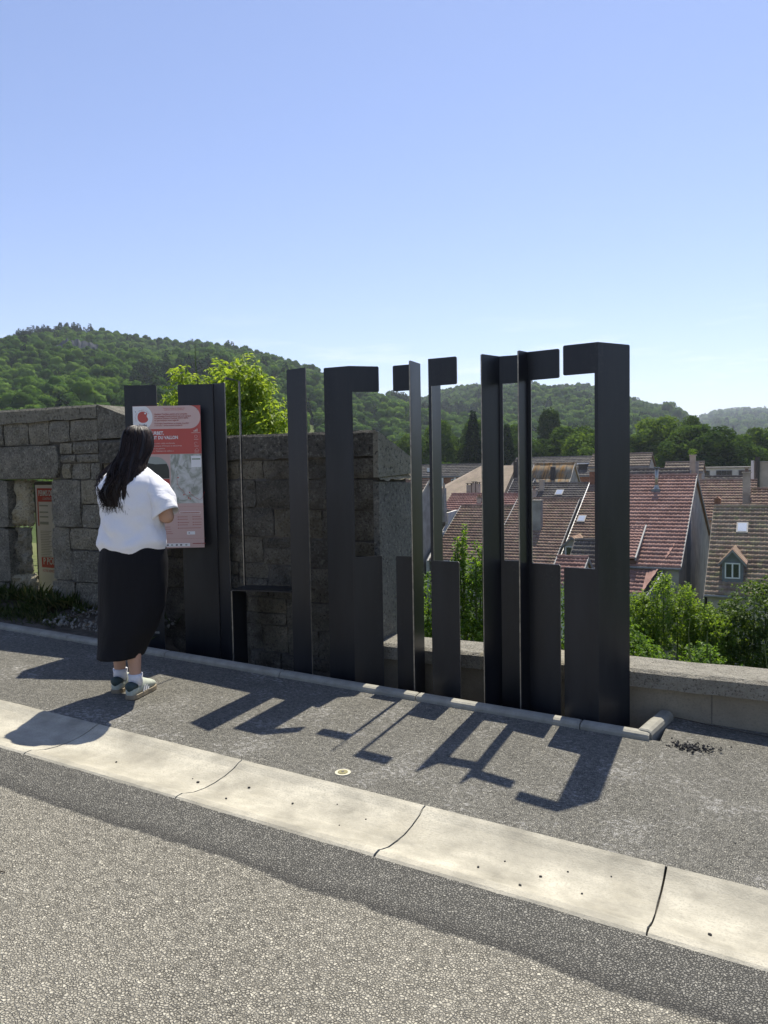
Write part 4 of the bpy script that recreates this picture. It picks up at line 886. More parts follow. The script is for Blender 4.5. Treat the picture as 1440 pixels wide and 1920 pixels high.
chimney(R6, -20.3, -19.89, 74.2, -.8, 1.35, 'dark_wood', 0)
R7 = house('long low grey-brown roof below the trees, with two pale dormers', -29.5, -14.5, 92, 2.48, 86.5, .30, 97, .3, 'tile_grey', wall='wall_brick', pitch=.5, tw=.4, verge=None)
for x in (-19.2, -20.9): mb = MB(); mb.prism([(x, 88.0, .75), (x+.9, 88.0, .75), (x+.9, 88.0, 1.6), (x, 88.0, 1.6)], (0, 2.2, 0)); d_ = addp(R7, 'dormer', mb, 'dark_wood'); mb = MB(); mb.box(x-.12, x+1.02, 87.8, 90.3, 1.61, 1.74); addp(R7, 'dormer_roof', mb, 'white_paint', d_)
R7L = house('long dark roof with white gutter over a brick wall, seen between the small flagged posts', -46, -30.2, 86, 1.81, 83.0, .45, 89, .45, 'tile_grey', wall='wall_brick', pitch=.5, tw=.4, verge=None)
for x in (-43, -38.9, -36.8, -34.5): mb = MB(); mb.box(x, x+1.2, 82.98, 83.08, -.75, .15); w_ = addp(R7L, 'window', mb, 'white_paint'); mb = MB(); mb.box(x+.08, x+1.12, 82.93, 82.97, -.67, .07); addp(R7L, 'pane', mb, 'glass', w_)
for x in (-39.6, -34.1, -35.7): mb = MB(); mb.box(x, x+.22, 82.9, 83.1, -2, .3); addp(R7L, 'wall_post', mb, 'white_paint')
for x in (-38.1, -42.6): mb = MB(); mb.box(x, x+.5, 84.2, 84.8, .8, 1.5); addp(R7L, 'roof_vent', mb, 'white_paint')
# hipped tan roof
R8 = thing('tan_hipped_house', 'house with plain tan hipped roof in the gap right of the square flag', 'house', (-25, 72, FLOOR))
hip = [(-26.7, 72, 1.6), (-23.1, 72, 1.6), (-22.8, 66.3, -1.7), (-30.6, 66.3, -1.7), (-30.8, 72, -.35), (-30.6, 77, -1.7), (-22.8, 77, -1.7)]
mb = MB(); mb.add([Vector(p)-R8.location for p in hip], [(0, 3, 2, 1), (0, 4, 3), (0, 5, 4), (0, 1, 6, 5), (1, 2, 6)]); mb.build('hipped_roof', M['tile_tan'], R8)
mb = MB(); mb.box(-30.4, -23.0, 66.6, 76.8, FLOOR, -1.75); at0(mb.build('wall', M['wall_cream'], R8), R8)
for (x0, x1, y, z0, z1) in ((-26.2, -25.75, 66.9, -1.4, -.15), (-25.65, -25.35, 66.9, -1.4, .0), (-25.25, -24.95, 66.9, -1.4, -.05), (-23.0, -22.62, 71, .1, 1.95)):
    mb = MB(); mb.box(x0, x1, y-.2, y+.2, z0, z1); c_ = at0(mb.build('chimney', M['dark_wood'] if y > 70 else M['wall_grey'], R8), R8); mb = MB(); mb.box(x0-.05, x1+.05, y-.26, y+.26, z1+.12, z1+.17); mb.box(x0+.02, x0+.07, y-.1, y+.1, z1, z1+.12); mb.box(x1-.07, x1-.02, y-.1, y+.1, z1, z1+.12); at0(mb.build('chimney_cap', M['dark_wood'], c_), R8)
mb = MB(); mb.box(-24.0, -23.75, 68.4, 68.7, .0, .28); at0(mb.build('roof_hatch', M['white_paint'], R8), R8)
R9 = house('pinkish tiled strip of roof below the tan hipped roof', -25.73, -19.6, 62, -.85, 57.6, -3.2, 66, -2.8, 'tile_pink', pitch=.35, verge=None)
chimney(R9, -22.9, -22.55, 60.8, -2.0, -1.15, 'wall_cream', 2)
R10 = house('dark brown tiled house with white parapet on its left edge, above the slender shrub', -22.04, -17.3, 55, -1.47, 48.9, -4.92, 61, -4.6, 'tile_brown', wall='wall_cream', pitch=.33)
mb = MB(); mb.prism([(-22.35, 54.5, -1.75), (-22.35, 52.6, -1.85), (-22.35, 52.55, -2.75), (-22.35, 49.0, -5.0), (-22.35, 49.0, -10.4), (-22.35, 54.5, -10.4)], (.22, 0, 0)); addp(R10, 'white_parapet', mb, 'wall_white')
mb = MB(); mb.box(-23.3, -22.4, 53.2, 53.5, -5.5, -1.80); addp(R10, 'white_chimney_breast', mb, 'wall_white'); mb = MB(); mb.box(-23.4, -22.3, 53.1, 53.6, -1.795, -1.68); addp(R10, 'coping', mb, 'dark_wood')
GL = house('grey gabled house left of the white parapet, its end wall facing right', -28, -21.87-.6, 50, .59, 44.5, -3.3, 55.5, -3.3, 'tile_brown', wall='wall_grey', verge='wall_cream')
mb = MB(); mb.box(-22.3, -22.08, 51.8, 52.2, -2.5, .0); mb.tube([(-22.19, 52, 0), (-22.19, 52, .35)], .09, 8); addp(GL, 'thin_chimney', mb, 'wall_grey')
GAP = house('small whitewashed gabled house squeezed between the brown roofs', -21.4, -19.5, 66, .35, 63.5, -1.3, 68, -1.2, 'tile_grey', wall='wall_white', verge='zinc')
PK = house('small low house with pinkish tiled roof in the gap beside the pale-stained post', -10.63, -9.0, 40, -3.34, 37.9, -4.5, 42, -4.6, 'tile_pink', wall='wall_white', pitch=.33)
SG = house('small grey gable with dark verge left of the corner post', -10.9, -9.3, 45, -2.9, 43.2, -4.2, 47, -4.3, 'tile_grey', wall='wall_grey', verge='dark_wood')
FS = house('far low house with pale walls, half hidden behind the red ridge at left', -14.9, -9.9, 68, 2.35, 66, 1.3, 70, 1.3, 'tile_tan', wall='wall_cream', pitch=.5, verge=None)
FS2 = house('low pale shed roof behind the flue', -9.4, -6.2, 72, 1.55, 70.5, .7, 73.5, .7, 'tile_tan', wall='wall_cream', pitch=.5, verge=None)
CH = thing('chapel', 'small distant chapel with spire in the gap between trees', 'building', (-14.6, 300, FLOOR))
mb = MB(); mb.box(-1.2, 3.2, -2, 6, 0, 17.5); mb.build('wall', M['wall_cream'], CH); mb = MB(); mb.prism([(-1.5, -2.2, 17.5), (3.5, -2.2, 17.5), (1, -2.2, 21.5)], (0, 8.4, 0)); mb.build('roof', M['tile_pink'], CH)
mb = MB(); mb.box(-2.6, -1.3, -1, .4, 0, 20); mb.add([(-2.6, -1, 20), (-1.3, -1, 20), (-1.3, .4, 20), (-2.6, .4, 20), (-1.95, -.3, 25.5)], [(0, 1, 4), (1, 2, 4), (2, 3, 4), (3, 0, 4)]); mb.build('spire', M['dark_wood'], CH)
# ------------------------------------------------------------------ shrubs, tree and grass near the wall
def sprigs(name, ells, n, L, nl, lsize, mat, rng, droop=.2, upw=.6, aspect=.45, pinnate=False, inner=.35):
    """leafy twigs spread through a set of ellipsoids [(c, r)]"""
    w = np.array([r[0]*r[1]*r[2] for c, r in ells])**.75; w /= w.sum(); ks = rng.choice(len(ells), n, p=w)
    d = rng.normal(size=(n, 3)); d /= np.linalg.norm(d, axis=1, keepdims=True); q = rng.uniform(inner, 1.0, (n, 1))**.6
    C = np.array([ells[k][0] for k in ks])+d*np.array([ells[k][1] for k in ks])*q
    ax = d*.7+np.array([0, 0, upw])+rng.normal(size=(n, 3))*.35; ax /= np.linalg.norm(ax, axis=1, keepdims=True)
    Ls = L*rng.uniform(.6, 1.3, (n, 1)); s = np.tile(np.linspace(.1, 1, nl), n); I = np.repeat(np.arange(n), nl)
    P = C[I]+ax[I]*(s[:, None]-.5)*Ls[I]; P[:, 2] -= droop*Ls[I, 0]*s**2
    side = np.cross(ax[I], rng.normal(size=(n, 3))[I]) if pinnate else np.cross(ax[I], rng.normal(size=(n*nl, 3)))
    side /= np.linalg.norm(side, axis=1, keepdims=True)
    if pinnate: side *= np.where(np.arange(n*nl) % 2 == 0, 1, -1)[:, None]
    la = side*.8+ax[I]*.55+rng.normal(size=(n*nl, 3))*.2
    return leaves(name, P, lsize*rng.uniform(.65, 1.25, n*nl), mat, axis=la, aspect=aspect, droop=droop*1.6, rng=rng)
def shrub(lab, loc, ells, n, L, nl, ls, mat, rng_seed, kind_='shrub', group=None, stems=7, **kw):
    r_ = np.random.default_rng(rng_seed); s = thing(kind_, lab, 'shrub' if kind_ == 'shrub' else 'tree', loc, group=group)
    loc = np.array(loc); E_ = [(tuple(np.array(c)-loc), r) for c, r in ells]
    put('foliage', sprigs('foliage', E_, n, L, nl, ls, M[mat], r_, **kw), None, s)
    mb = MB()
    for k in range(stems):
        c, r = E_[k % len(E_)]; c = np.array(c)+r_.normal(size=3)*np.array(r)*.3
        b = np.array([c[0]*.35, c[1]*.35, 0]); mid = (b*.5+c*.5)+r_.normal(size=3)*.03
        mb.tube([b, mid, c, c+np.array([0, 0, r[2]*.6])], [.016, .012, .008, .003], 5)
    mb.build('stem', M['bark'] if 'bark' in kw else M['stem'], s); return s
shrub('bright green ash sapling rising over the wall behind the information panel', (-5.25, 6.6, .1),
      [((-5.83, 6.5, 2.36), (.13, .22, .42)), ((-6.02, 6.5, 2.12), (.13, .2, .26)), ((-5.28, 6.5, 2.36), (.20, .3, .36)), ((-5.02, 6.5, 2.42), (.2, .3, .34)), ((-4.85, 6.5, 2.42), (.12, .2, .2)), ((-4.72, 6.5, 1.98), (.24, .3, .32)), ((-5.35, 6.6, 1.85), (.6, .4, .35)), ((-4.95, 6.5, 2.1), (.3, .3, .35))],
      1250, .24, 11, .062, 'leaf_bright', 11, kind_='ash_sapling', stems=9, droop=.45, upw=.35, aspect=.34, pinnate=True, inner=.2)
shrub('slender bright green shrub rising between two posts right of the square flag', (-2.3, 6.1, -2.2),
      [((-2.43, 6.05, .78), (.05, .08, .26)), ((-2.45, 6.05, .5), (.09, .12, .25)), ((-2.26, 6.05, .66), (.07, .1, .25)), ((-2.28, 6.05, .35), (.17, .2, .35)), ((-2.3, 6.0, .05), (.28, .25, .3)), ((-2.2, 6.1, -.4), (.4, .3, .4))],
      1150, .13, 12, .034, 'leaf_shrub', 12, stems=10, droop=.05, upw=1.1, aspect=.55, group='shrubs growing behind the parapet')
shrub('small green shrub against the end of the garden wall', (-2.75, 6.1, -2.2), [((-2.78, 6.1, .28), (.2, .2, .3)), ((-2.7, 6.1, -.1), (.3, .25, .35))], 420, .12, 12, .034, 'leaf_shrub', 13, droop=.05, upw=1, aspect=.55, group='shrubs growing behind the parapet')
shrub('narrow bright shrub showing in the slit left of the corner post', (-1.78, 7.2, -2.4), [((-1.8, 7.2, .0), (.16, .2, .42)), ((-1.7, 7.2, -.4), (.3, .2, .3))], 380, .12, 12, .034, 'leaf_shrub', 14, droop=.05, upw=1, aspect=.55, group='shrubs growing behind the parapet')
shrub('bright yellow-green bush with upright tufts, right of the corner post', (-1.15, 9.1, -3.6),
      [((-1.2, 9, -.12), (.13, .3, .40)), ((-.98, 9.2, -.22), (.13, .3, .36)), ((-.80, 9.1, -.32), (.12, .3, .30)), ((-1.48, 9, -.34), (.16, .3, .42)), ((-1.36, 9, -.3), (.14, .3, .34)), ((-1.1, 9.1, -.75), (.45, .45, .42)), ((-.62, 9.0, -.38), (.14, .25, .26)), ((-.85, 8.8, -1.0), (.5, .3, .3)), ((-.68, 9, -.62), (.2, .3, .3)), ((-1.62, 9.1, -.6), (.3, .3, .4))],
      3200, .13, 13, .036, 'leaf_bush', 15, stems=14, droop=.1, upw=.9, aspect=.5, inner=.5, group='shrubs growing behind the parapet')
shrub('mid green bush with layered drooping twigs just behind the parapet, beside the corner post', (-1.25, 7.9, -3.2),
      [((-1.30, 7.9, -.45), (.30, .3, .28)), ((-1.12, 7.7, -.62), (.36, .3, .24)), ((-1.5, 8, -.3), (.22, .3, .3)), ((-1.0, 7.6, -.95), (.5, .3, .3))], 1300, .17, 12, .036, 'leaf_shrub', 16, droop=.5, upw=-.1, aspect=.5, inner=.4, group='shrubs growing behind the parapet')
shrub('large dark green bush filling the right edge below the dormer', (-.1, 9.4, -3.8),
      [((-.64, 9.5, -.45), (.2, .3, .33)), ((-.52, 9.3, -.38), (.30, .4, .36)), ((-.25, 9.4, -.15), (.34, .4, .34)), ((.05, 9.4, -.02), (.34, .4, .34)), ((-.4, 9.2, -.85), (.5, .4, .45)), ((.1, 9.3, -.7), (.6, .5, .6)), ((.55, 9.4, -.1), (.4, .4, .4)), ((1.0, 9.4, -.4), (.5, .5, .5)), ((1.6, 9.4, -.5), (.5, .5, .5))],
      3300, .15, 12, .040, 'leaf_dark', 17, stems=12, droop=.25, upw=.3, aspect=.55, inner=.55, group='shrubs growing behind the parapet')
shrub('low light green bush peeping over the parapet at mid right', (-.65, 7.1, -2.8), [((-.62, 7.1, -.28), (.17, .2, .22)), ((-.75, 7.0, -.55), (.3, .2, .3)), ((-.36, 7.1, -.5), (.25, .2, .25))], 420, .12, 11, .034, 'leaf_shrub', 18, droop=.1, upw=.8, aspect=.5, group='shrubs growing behind the parapet')
for k, (x, y, z, h, ln) in enumerate(((-.52, 5.2, -.5, 1.02, .06), (-.07, 5.15, -.5, .98, .10))):
    mb = MB(); mb.tube([(0, 0, 0), (.01, 0, h*.6), (-ln*.3, 0, h*.9), (ln*.2-.02, 0, h)], [.004, .003, .0025, .0015], 4)
    tag(mb.build('grass_stalk', M['stem'], None), ['dry grass stalk standing behind the parapet, nearer the posts', 'bent dry grass stalk behind the parapet at the right edge'][k], 'plant').location = (x, y, z)
# bank vegetation below the shrubs
r_ = np.random.default_rng(31); n = 16000; gx = r_.uniform(-2.4, 9, n); gy = 5.2+r_.random(n)**1.3*26
P = np.stack([gx*(1+.03*gy), gy, terr(gx*(1+.03*gy), gy)+r_.random(n)*.4], 1)
put('undergrowth', leaves('undergrowth', P, r_.uniform(.1, .35, n), M['leaf_shrub'], axis=r_.normal(size=(n, 3))*.6+np.array([0, 0, .8]), aspect=.35, rng=r_), None, kind='stuff', label='rough green undergrowth on the bank below the parapet')
n = 14000; gx = r_.uniform(-12, -4.35, n); v = r_.random(n)**.6; gy = ky(gx)+.12+v*(4.72-ky(gx)-.14)
clump = (np.sin(gx*5.1)+np.sin(gx*11.7+1)+np.sin(gy*19)) > -.6; far = gx > -5.35
keep = clump & ((~far) | (r_.random(n) < .10)); gx, gy, v = gx[keep], gy[keep], v[keep]
hgt = r_.uniform(.03, .08, len(gx))+v*r_.uniform(.01, .10, len(gx))*np.where((gx > -6.5) & (gx < -5.5), 1.4, .6)
P = np.stack([gx, gy, GRADE*gx+.02+.09*v*v], 1)
put('wall_grass', leaves('wall_grass', P, hgt, M['grass_blade'], axis=r_.normal(size=(len(gx), 3))*.42+np.array([0, -.1, .9]), aspect=.022, rng=r_, fold=.2), None, kind='stuff', label='unkempt grass at the foot of the left wall')
n = 900; gx = r_.uniform(-6.4, -5.55, n); gy = r_.uniform(6.2, 8.5, n); P = np.stack([gx-(gy-5)*1.1, gy, r_.uniform(.2, 1.75, n)], 1)
put('garden_weeds', leaves('garden_weeds', P, .10, M['leaf_bright'], aspect=.45, rng=r_), None, kind='stuff', label='sunlit weeds behind the doorway gap')
def bits(name, lab, pts, mat, smin, smax, kind='stuff', seed=3):
    rr = random.Random(seed); mb = MB()
    for (x, y, z) in pts:
        s = rr.uniform(smin, smax); m_ = Matrix.Translation((x, y, z+s*.25)) @ Euler((rr.uniform(0, 6), rr.uniform(0, 6), rr.uniform(0, 6))).to_matrix().to_4x4()
        a, b, c = s*rr.uniform(.6, 1), s*rr.uniform(.5, .9), s*rr.uniform(.4, .7)
        vs = [m_ @ Vector(p) for p in ((a/2, 0, 0), (-a/2, 0, 0), (0, b/2, 0), (0, -b/2, 0), (0, 0, c/2), (0, 0, -c/2), (a*.35, b*.3, c*.2), (-a*.3, -b*.33, c*.22))]
        mb.add(vs[:6], [(0, 2, 4), (2, 1, 4), (1, 3, 4), (3, 0, 4), (2, 0, 5), (1, 2, 5), (3, 1, 5), (0, 3, 5)])
    return mb.build(name, mat, None, kind=kind, label=lab)
rr = random.Random(9)
bits('rubble', 'dry stone crumbs scattered on the soil at the wall foot', [(x, y, gz(x)+.05+.1*((y-4.2)/.6)**2) for x, y in ((rr.uniform(-5.5, -4.35), rr.uniform(4.28, 4.7)) for _ in range(420))], M['rubble'], .008, .05)
bits('litter', 'broken asphalt crumbs round the small pothole beyond the kerb corner', [(-.427+rr.gauss(0, .055), 4.245+rr.gauss(0, .035), gz(-.43)+.001) for _ in range(150)], M['black_bit'], .006, .028)
bits('grit', 'loose grit scattered along the kerb and pavement', [(lambda x: (x, ky(x)-.02-abs(rr.gauss(0, .05)), gz(x)))(rr.uniform(-5.5, -.6)) for _ in range(260)]+[(x, rr.uniform(2.95, 4.1), gz(x)) for x in (rr.uniform(-5.5, .3) for _ in range(120))], M['rubble'], .003, .011)
bits('dust_pile', 'pale mortar crumbs lying beside the kerb in the shadow of a post', [(-1.93+rr.gauss(0, .045), 4.13+rr.gauss(0, .03), gz(-1.93)) for _ in range(160)], M['rubble'], .004, .014)
for (x, y) in ((-2.9, 2.66), (-2.45, 2.70), (-2.40, 2.68), (-2.16, 2.75), (-2.17, 2.6), (-1.9, 2.72), (-1.72, 2.80), (-1.62, 2.65), (-1.55, 2.75), (-1.0, 2.62), (-.93, 2.72), (-.78, 2.68), (-.70, 2.76), (-.82, 2.56), (-.55, 2.8), (-.2, 2.6), (-.62, 2.64), (-.16, 3.25)):
    s = rr.uniform(.003, .0075); me = bpy.data.meshes.new('pebble'); bm = bmesh.new(); bmesh.ops.create_icosphere(bm, subdivisions=1, radius=s, matrix=Matrix.Diagonal((1.2, .9, .7, 1))); bm.to_mesh(me); bm.free()
    o = put('pebble', me, M['black_bit'] if s < .008 else M['rubble']); o.location = (x, y, gz(x)+(float(np.interp(y, [p[0] for p in prof], [p[1] for p in prof])) if y < 2.93 else 0)+s*.45); o.rotation_euler = (0, 0, rr.uniform(0, 6))
    tag(o, 'small round pebble lying on the channel or pavement', 'pebble', 'pebbles on the channel')
# survey mark
sv = thing('survey_marker', 'small round brass survey marker ringed with pale paint in the pavement', 'marker', (-1.842, 3.055, gz(-1.842)))
mb = MB(); mb.tube([(0, 0, -.01), (0, 0, .006)], .024, 24); mb.build('marker_disc', plain('brass', (.28, .26, .14), .45, .5), sv)
mb = MB(); mb.tube([(0, 0, -.01), (0, 0, .0035)], .038, 24); mb.build('marker_ring', plain('ring_paint', (.52, .49, .36), .8), sv)
mb = MB(); mb.tube([(0, 0, .0), (0, 0, .009)], .007, 10); mb.build('centre_pin', M['chrome'], sv)
for lab, pts_, r0 in (('thin dead twig lying on the rubble at the wall foot', [(-5.35, 4.42, .30), (-5.1, 4.5, .37), (-4.8, 4.55, .40), (-4.55, 4.6, .37)], .006), ('thin curled twig on the road near the left edge', [(-2.55, 1.72, .108), (-2.49, 1.70, .112), (-2.44, 1.715, .104)], .003), ('dry creeper stem lying along the foot of the parapet', [(-.55, 4.62, .05), (-.35, 4.60, .035), (-.1, 4.60, .015), (.25, 4.58, .0)], .003)):
    mb = MB(); mb.tube(pts_, [r0, r0*.9, r0*.7, r0*.4][:len(pts_)], 5); tag(mb.build('twig', M['bark']), lab, 'twig')

# ------------------------------------------------------------------ the woman reading the panel
SKIN = NT('skin'); SKIN.set((.50, .30, .215), .5, 0, .4); SKIN = SKIN.m
HAIR = NT('dark_brown_hair'); HAIR.set(HAIR.mix(HAIR.island(), (.009, .006, .006), (.034, .018, .012)), .5, 0, .35); HAIR = HAIR.m
t = NT('white_cotton'); n1 = t.noise(t.obj(), 5, 4, .5, dist=.6); WHITE = t.thin((.8, .8, .82), .14) if False else t.set((.80, .80, .83), .85, 0, .2, bump=t.math('ADD', t.math('MULTIPLY', n1, 1.5), t.math('MULTIPLY', t.noise(t.obj(), 260, 2), .04)), bstr=.5, bdist=.03)
t = NT('black_skirt_cloth'); BLACK = t.set((.0035, .0037, .006), .8, 0, .3, bump=t.noise(t.map(t.obj(), (5, 5, 1)), 3, 4), bstr=.35, bdist=.03)
WM = thing('person', 'woman with long dark hair, white t-shirt and long black skirt reading the panel', 'person', (-3.554, 3.467, gz(-3.554)), rad(15))
def skin_body(joints, edges):
    me = bpy.data.meshes.new('body'); nm = list(joints); me.from_pydata([joints[k][0] for k in nm], [(nm.index(a), nm.index(b)) for a, b in edges], [])
    o = bpy.data.objects.new('body', me); COL.objects.link(o); sk = o.modifiers.new('s', 'SKIN'); sk.use_smooth_shade = True; sk.branch_smoothing = .3
    lay = me.skin_vertices[0].data if me.skin_vertices else None
    if lay is None:
        bm = bmesh.new(); bm.from_mesh(me); bm.verts.layers.skin.verify(); bm.to_mesh(me); bm.free(); lay = me.skin_vertices[0].data
    for i, k in enumerate(nm): r = joints[k][1]; lay[i].radius = (r, r) if isinstance(r, (int, float)) else r; lay[i].use_root = (i == 0)
    o.modifiers.new('d', 'SUBSURF').levels = 2; o.modifiers['d'].render_levels = 2
    bpy.context.view_layer.update(); ev = o.evaluated_get(bpy.context.evaluated_depsgraph_get()); res = bpy.data.meshes.new_from_object(ev); bpy.data.objects.remove(o); res.shade_smooth(); return res
J = {'pelvis': ((0, 0, .90), (.15, .11)), 'waist': ((0, 0, 1.04), (.125, .10)), 'chest': ((0, -.005, 1.20), (.135, .105)), 'upchest': ((0, -.012, 1.325), (.12, .085)), 'neck': ((0, -.005, 1.41), .052), 'neck2': ((.012, .03, 1.465), .047),
     'jaw': ((.027, .063, 1.505), .064), 'head': ((.027, .055, 1.555), (.080, .086)), 'crown': ((.027, .048, 1.600), .058)}
E_ = [('pelvis', 'waist'), ('waist', 'chest'), ('chest', 'upchest'), ('upchest', 'neck'), ('neck', 'neck2'), ('neck2', 'jaw'), ('jaw', 'head'), ('head', 'crown')]
for s, S in ((1, 'r'), (-1, 'l')):
    an = (.026, -.086) if s == 1 else (-.135, .010)
    J.update({S+'sh': ((s*.150, -.008, 1.315), .050), S+'ua': ((.205, -.012, 1.20) if s == 1 else (-.165, .05, 1.20), .052), S+'el': ((.236, -.022, 1.083) if s == 1 else (-.165, .105, 1.083), .047), S+'fa': ((.190, .085, 1.10) if s == 1 else (-.140, .155, 1.10), .040), S+'wr': ((s*.105, .205, 1.135), .026), S+'pm': ((s*.075, .245, 1.150), .030), S+'pk': ((s*.052, .275, 1.160), .028),
              S+'hip': ((s*.085, 0, .85), .092), S+'kn': ((s*.088, .02, .50), .060), S+'cf': ((an[0], an[1]-.012, .33), .054), S+'sn': ((an[0], an[1]-.004, .20), .041), S+'ak': ((an[0], an[1], .095), .034), S+'ft': ((an[0]+.002, an[1]+.09, .045), .030)})
    E_ += [('upchest', S+'sh'), (S+'sh', S+'ua'), (S+'ua', S+'el'), (S+'el', S+'fa'), (S+'fa', S+'wr'), (S+'wr', S+'pm'), (S+'pm', S+'pk'), ('pelvis', S+'hip'), (S+'hip', S+'kn'), (S+'kn', S+'cf'), (S+'cf', S+'sn'), (S+'sn', S+'ak'), (S+'ak', S+'ft')]
    for f in range(4):      # four bent fingers, unequal
        L = (.030, .034, .031, .024)[f]; z0 = 1.182-.017*f; a = (s*.045, .285-.004*f, z0)
        J.update({f'{S}{f}a': (a, .0105), f'{S}{f}b': ((s*(.045-L*.75), a[1]+L*.55, z0-.004), .009), f'{S}{f}c': ((s*(.045-L*1.55), a[1]+L*.2, z0-.010), .0078)})
        E_ += [(S+'pk', f'{S}{f}a'), (f'{S}{f}a', f'{S}{f}b'), (f'{S}{f}b', f'{S}{f}c')]
    J.update({S+'ta': ((s*.068, .245, 1.185), .012), S+'tb': ((s*.045, .262, 1.212), .0105), S+'tc': ((s*.022, .275, 1.222), .009)}); E_ += [(S+'pm', S+'ta'), (S+'ta', S+'tb'), (S+'tb', S+'tc')]
put('body', skin_body(J, E_), SKIN, WM)
# face (turned towards the panel)
HR = Matrix.Translation((.027, .053, 1.54)) @ Matrix.Rotation(rad(18), 4, 'Z')
def fpart(name, c, r, mat, sc3=(1, 1, 1)):
    bm = bmesh.new(); bmesh.ops.create_uvsphere(bm, u_segments=12, v_segments=8, radius=r, matrix=HR @ Matrix.Translation(c) @ Matrix.Diagonal((*sc3, 1))); me = bpy.data.meshes.new(name); bm.to_mesh(me); bm.free(); me.shade_smooth(); put(name, me, mat, WM)
fpart('nose', (0, .088, -.005), .014, SKIN, (.8, 1.1, 1.5))
for s in (-1, 1): fpart('eye', (s*.031, .076, .018), .0115, P_['white']); fpart('ear', (s*.078, .0, .0), .022, SKIN, (.35, .7, 1.2)); fpart('eyebrow', (s*.031, .082, .038), .012, HAIR, (1.3, .4, .25))
fpart('mouth', (0, .082, -.045), .017, plain('lips', (.42, .13, .11), .5), (1.3, .4, .35))
def rings(spec, n, fn=None):
    out = []
    for (z, cx, cy, rx, ry) in spec:
        row = []
        for k in range(n):
            a = 2*math.pi*k/n; c, s = math.cos(a), math.sin(a); p = Vector((cx+rx*math.copysign(abs(c)**.92, c), cy+ry*math.copysign(abs(s)**.92, s), z))
            row.append(fn(p, a) if fn else p)
        out.append(row)
    return out
def interp(spec, m):
    zs_ = np.array(spec, float); t0 = np.linspace(0, 1, len(spec)); tt = np.linspace(0, 1, m); return [tuple(np.interp(tt, t0, zs_[:, j])[i] for j in range(5)) for i in range(m)]
def fold(p, a):       # cloth folds gathering near the hem and behind the shoulder
    low = max(0, (1.10-p.z)/.2); r = Vector((p.x, p.y, 0)).normalized()
    d = .010*math.sin(a*5+p.z*16)*min(1, low)+.016*noise.noise((p.x*6+p.z*3, p.y*6, p.z*9))+.007*noise.noise((p.x*17, p.y*17+p.z*6, p.z*20))+.003*math.exp(-((p.z-.925)/.02)**2)-.012*max(0, (.97-p.z)/.08)
    back = max(0, -math.sin(a)); d += -.016*back*math.exp(-((p.z-1.0+.06*math.sin(a*3))/.03)**2)+.006*math.sin((p.z+p.x*.6)*45)*back*math.exp(-((p.z-1.02)/.06)**2)+.014*back*math.exp(-((p.z-.945)/.03)**2)
    q = p+r*d
    if p.z < .93: q.z += .014*math.sin(a-.9)*(.93-p.z)/.045
    return q
tor = [(.885, -.005, -.015, .206, .160), (.93, -.005, -.015, .207, .162), (1.0, 0, -.014, .206, .160), (1.1, 0, -.012, .200, .152), (1.2, 0, -.016, .203, .150), (1.29, 0, -.020, .200, .140), (1.345, 0, -.018, .178, .116), (1.385, 0, -.012, .128, .088), (1.415, 0, -.002, .080, .068), (1.428, 0, .002, .066, .060)]
mb = MB(); mb.loft(rings(interp(tor, 46), 64, fold), caps=False); me = mb.mesh('t_shirt', True); shirt = put('t_shirt', me, WHITE, WM)
md = shirt.modifiers.new('thick', 'SOLIDIFY'); md.thickness = .004
for s in (1, -1):
    a, b, c = (Vector((.118, -.014, 1.318)), Vector((.198, -.022, 1.235)), Vector((.243, -.032, 1.112))) if s == 1 else (Vector((-.115, -.008, 1.315)), Vector((-.155, .035, 1.23)), Vector((-.165, .085, 1.115))); path = []; N = 18; mb = MB(); rr_ = []
    for i in range(N+1):
        u = i/N; p = a.lerp(b, u*2) if u < .5 else b.lerp(c, u*2-1); d = (c-a).normalized(); e1 = d.cross(Vector((0, 1, 0))).normalized(); e2 = d.cross(e1); R_ = .076+.016*math.sin(u*1.9) if s == 1 else .070+.006*u; row = []
        for k in range(28):
            an = 2*math.pi*k/28; dd = .010*noise.noise((an*1.2, u*5, s*3+5))*min(1, 3*u)+.006*math.sin(an*3+u*6)*u+.003*(u > .9)
            row.append(p+(e1*math.cos(an)*(R_*.86)+e2*math.sin(an)*R_)*(1+0)+(e1*math.cos(an)+e2*math.sin(an))*dd)
        rr_.append(row)
    mb.loft(rr_, caps=False); sl_ = put('sleeve', mb.mesh('sleeve', True), WHITE, WM); sl_.modifiers.new('thick', 'SOLIDIFY').thickness = .004
def sfold(p, a):
    w = min(1, max(0, (.8-p.z)/.4))*(.35 if p.z < .45 else 1); r = Vector((p.x, p.y, 0)).normalized(); return p+r*(.008*math.sin(a*7+p.z*3)*w+.010*noise.noise((math.cos(a)*2, math.sin(a)*2, p.z*3))*w)+Vector((0, 0, (.012*math.sin(a+2.2) if p.z < .25 else 0)))
skd = [(.97, 0, -.01, .185, .145), (.90, 0, -.012, .203, .158), (.82, -.002, -.015, .212, .168), (.70, -.004, -.02, .212, .170), (.55, -.008, -.028, .202, .170), (.42, -.026, -.05, .178, .166), (.32, -.050, -.066, .146, .160), (.25, -.066, -.08, .126, .164)]
mb = MB(); mb.loft(rings(interp(skd, 40), 56, sfold), caps=False); sk_ = put('skirt', mb.mesh('skirt', True), BLACK, WM); sk_.modifiers.new('thick', 'SOLIDIFY').thickness = .003
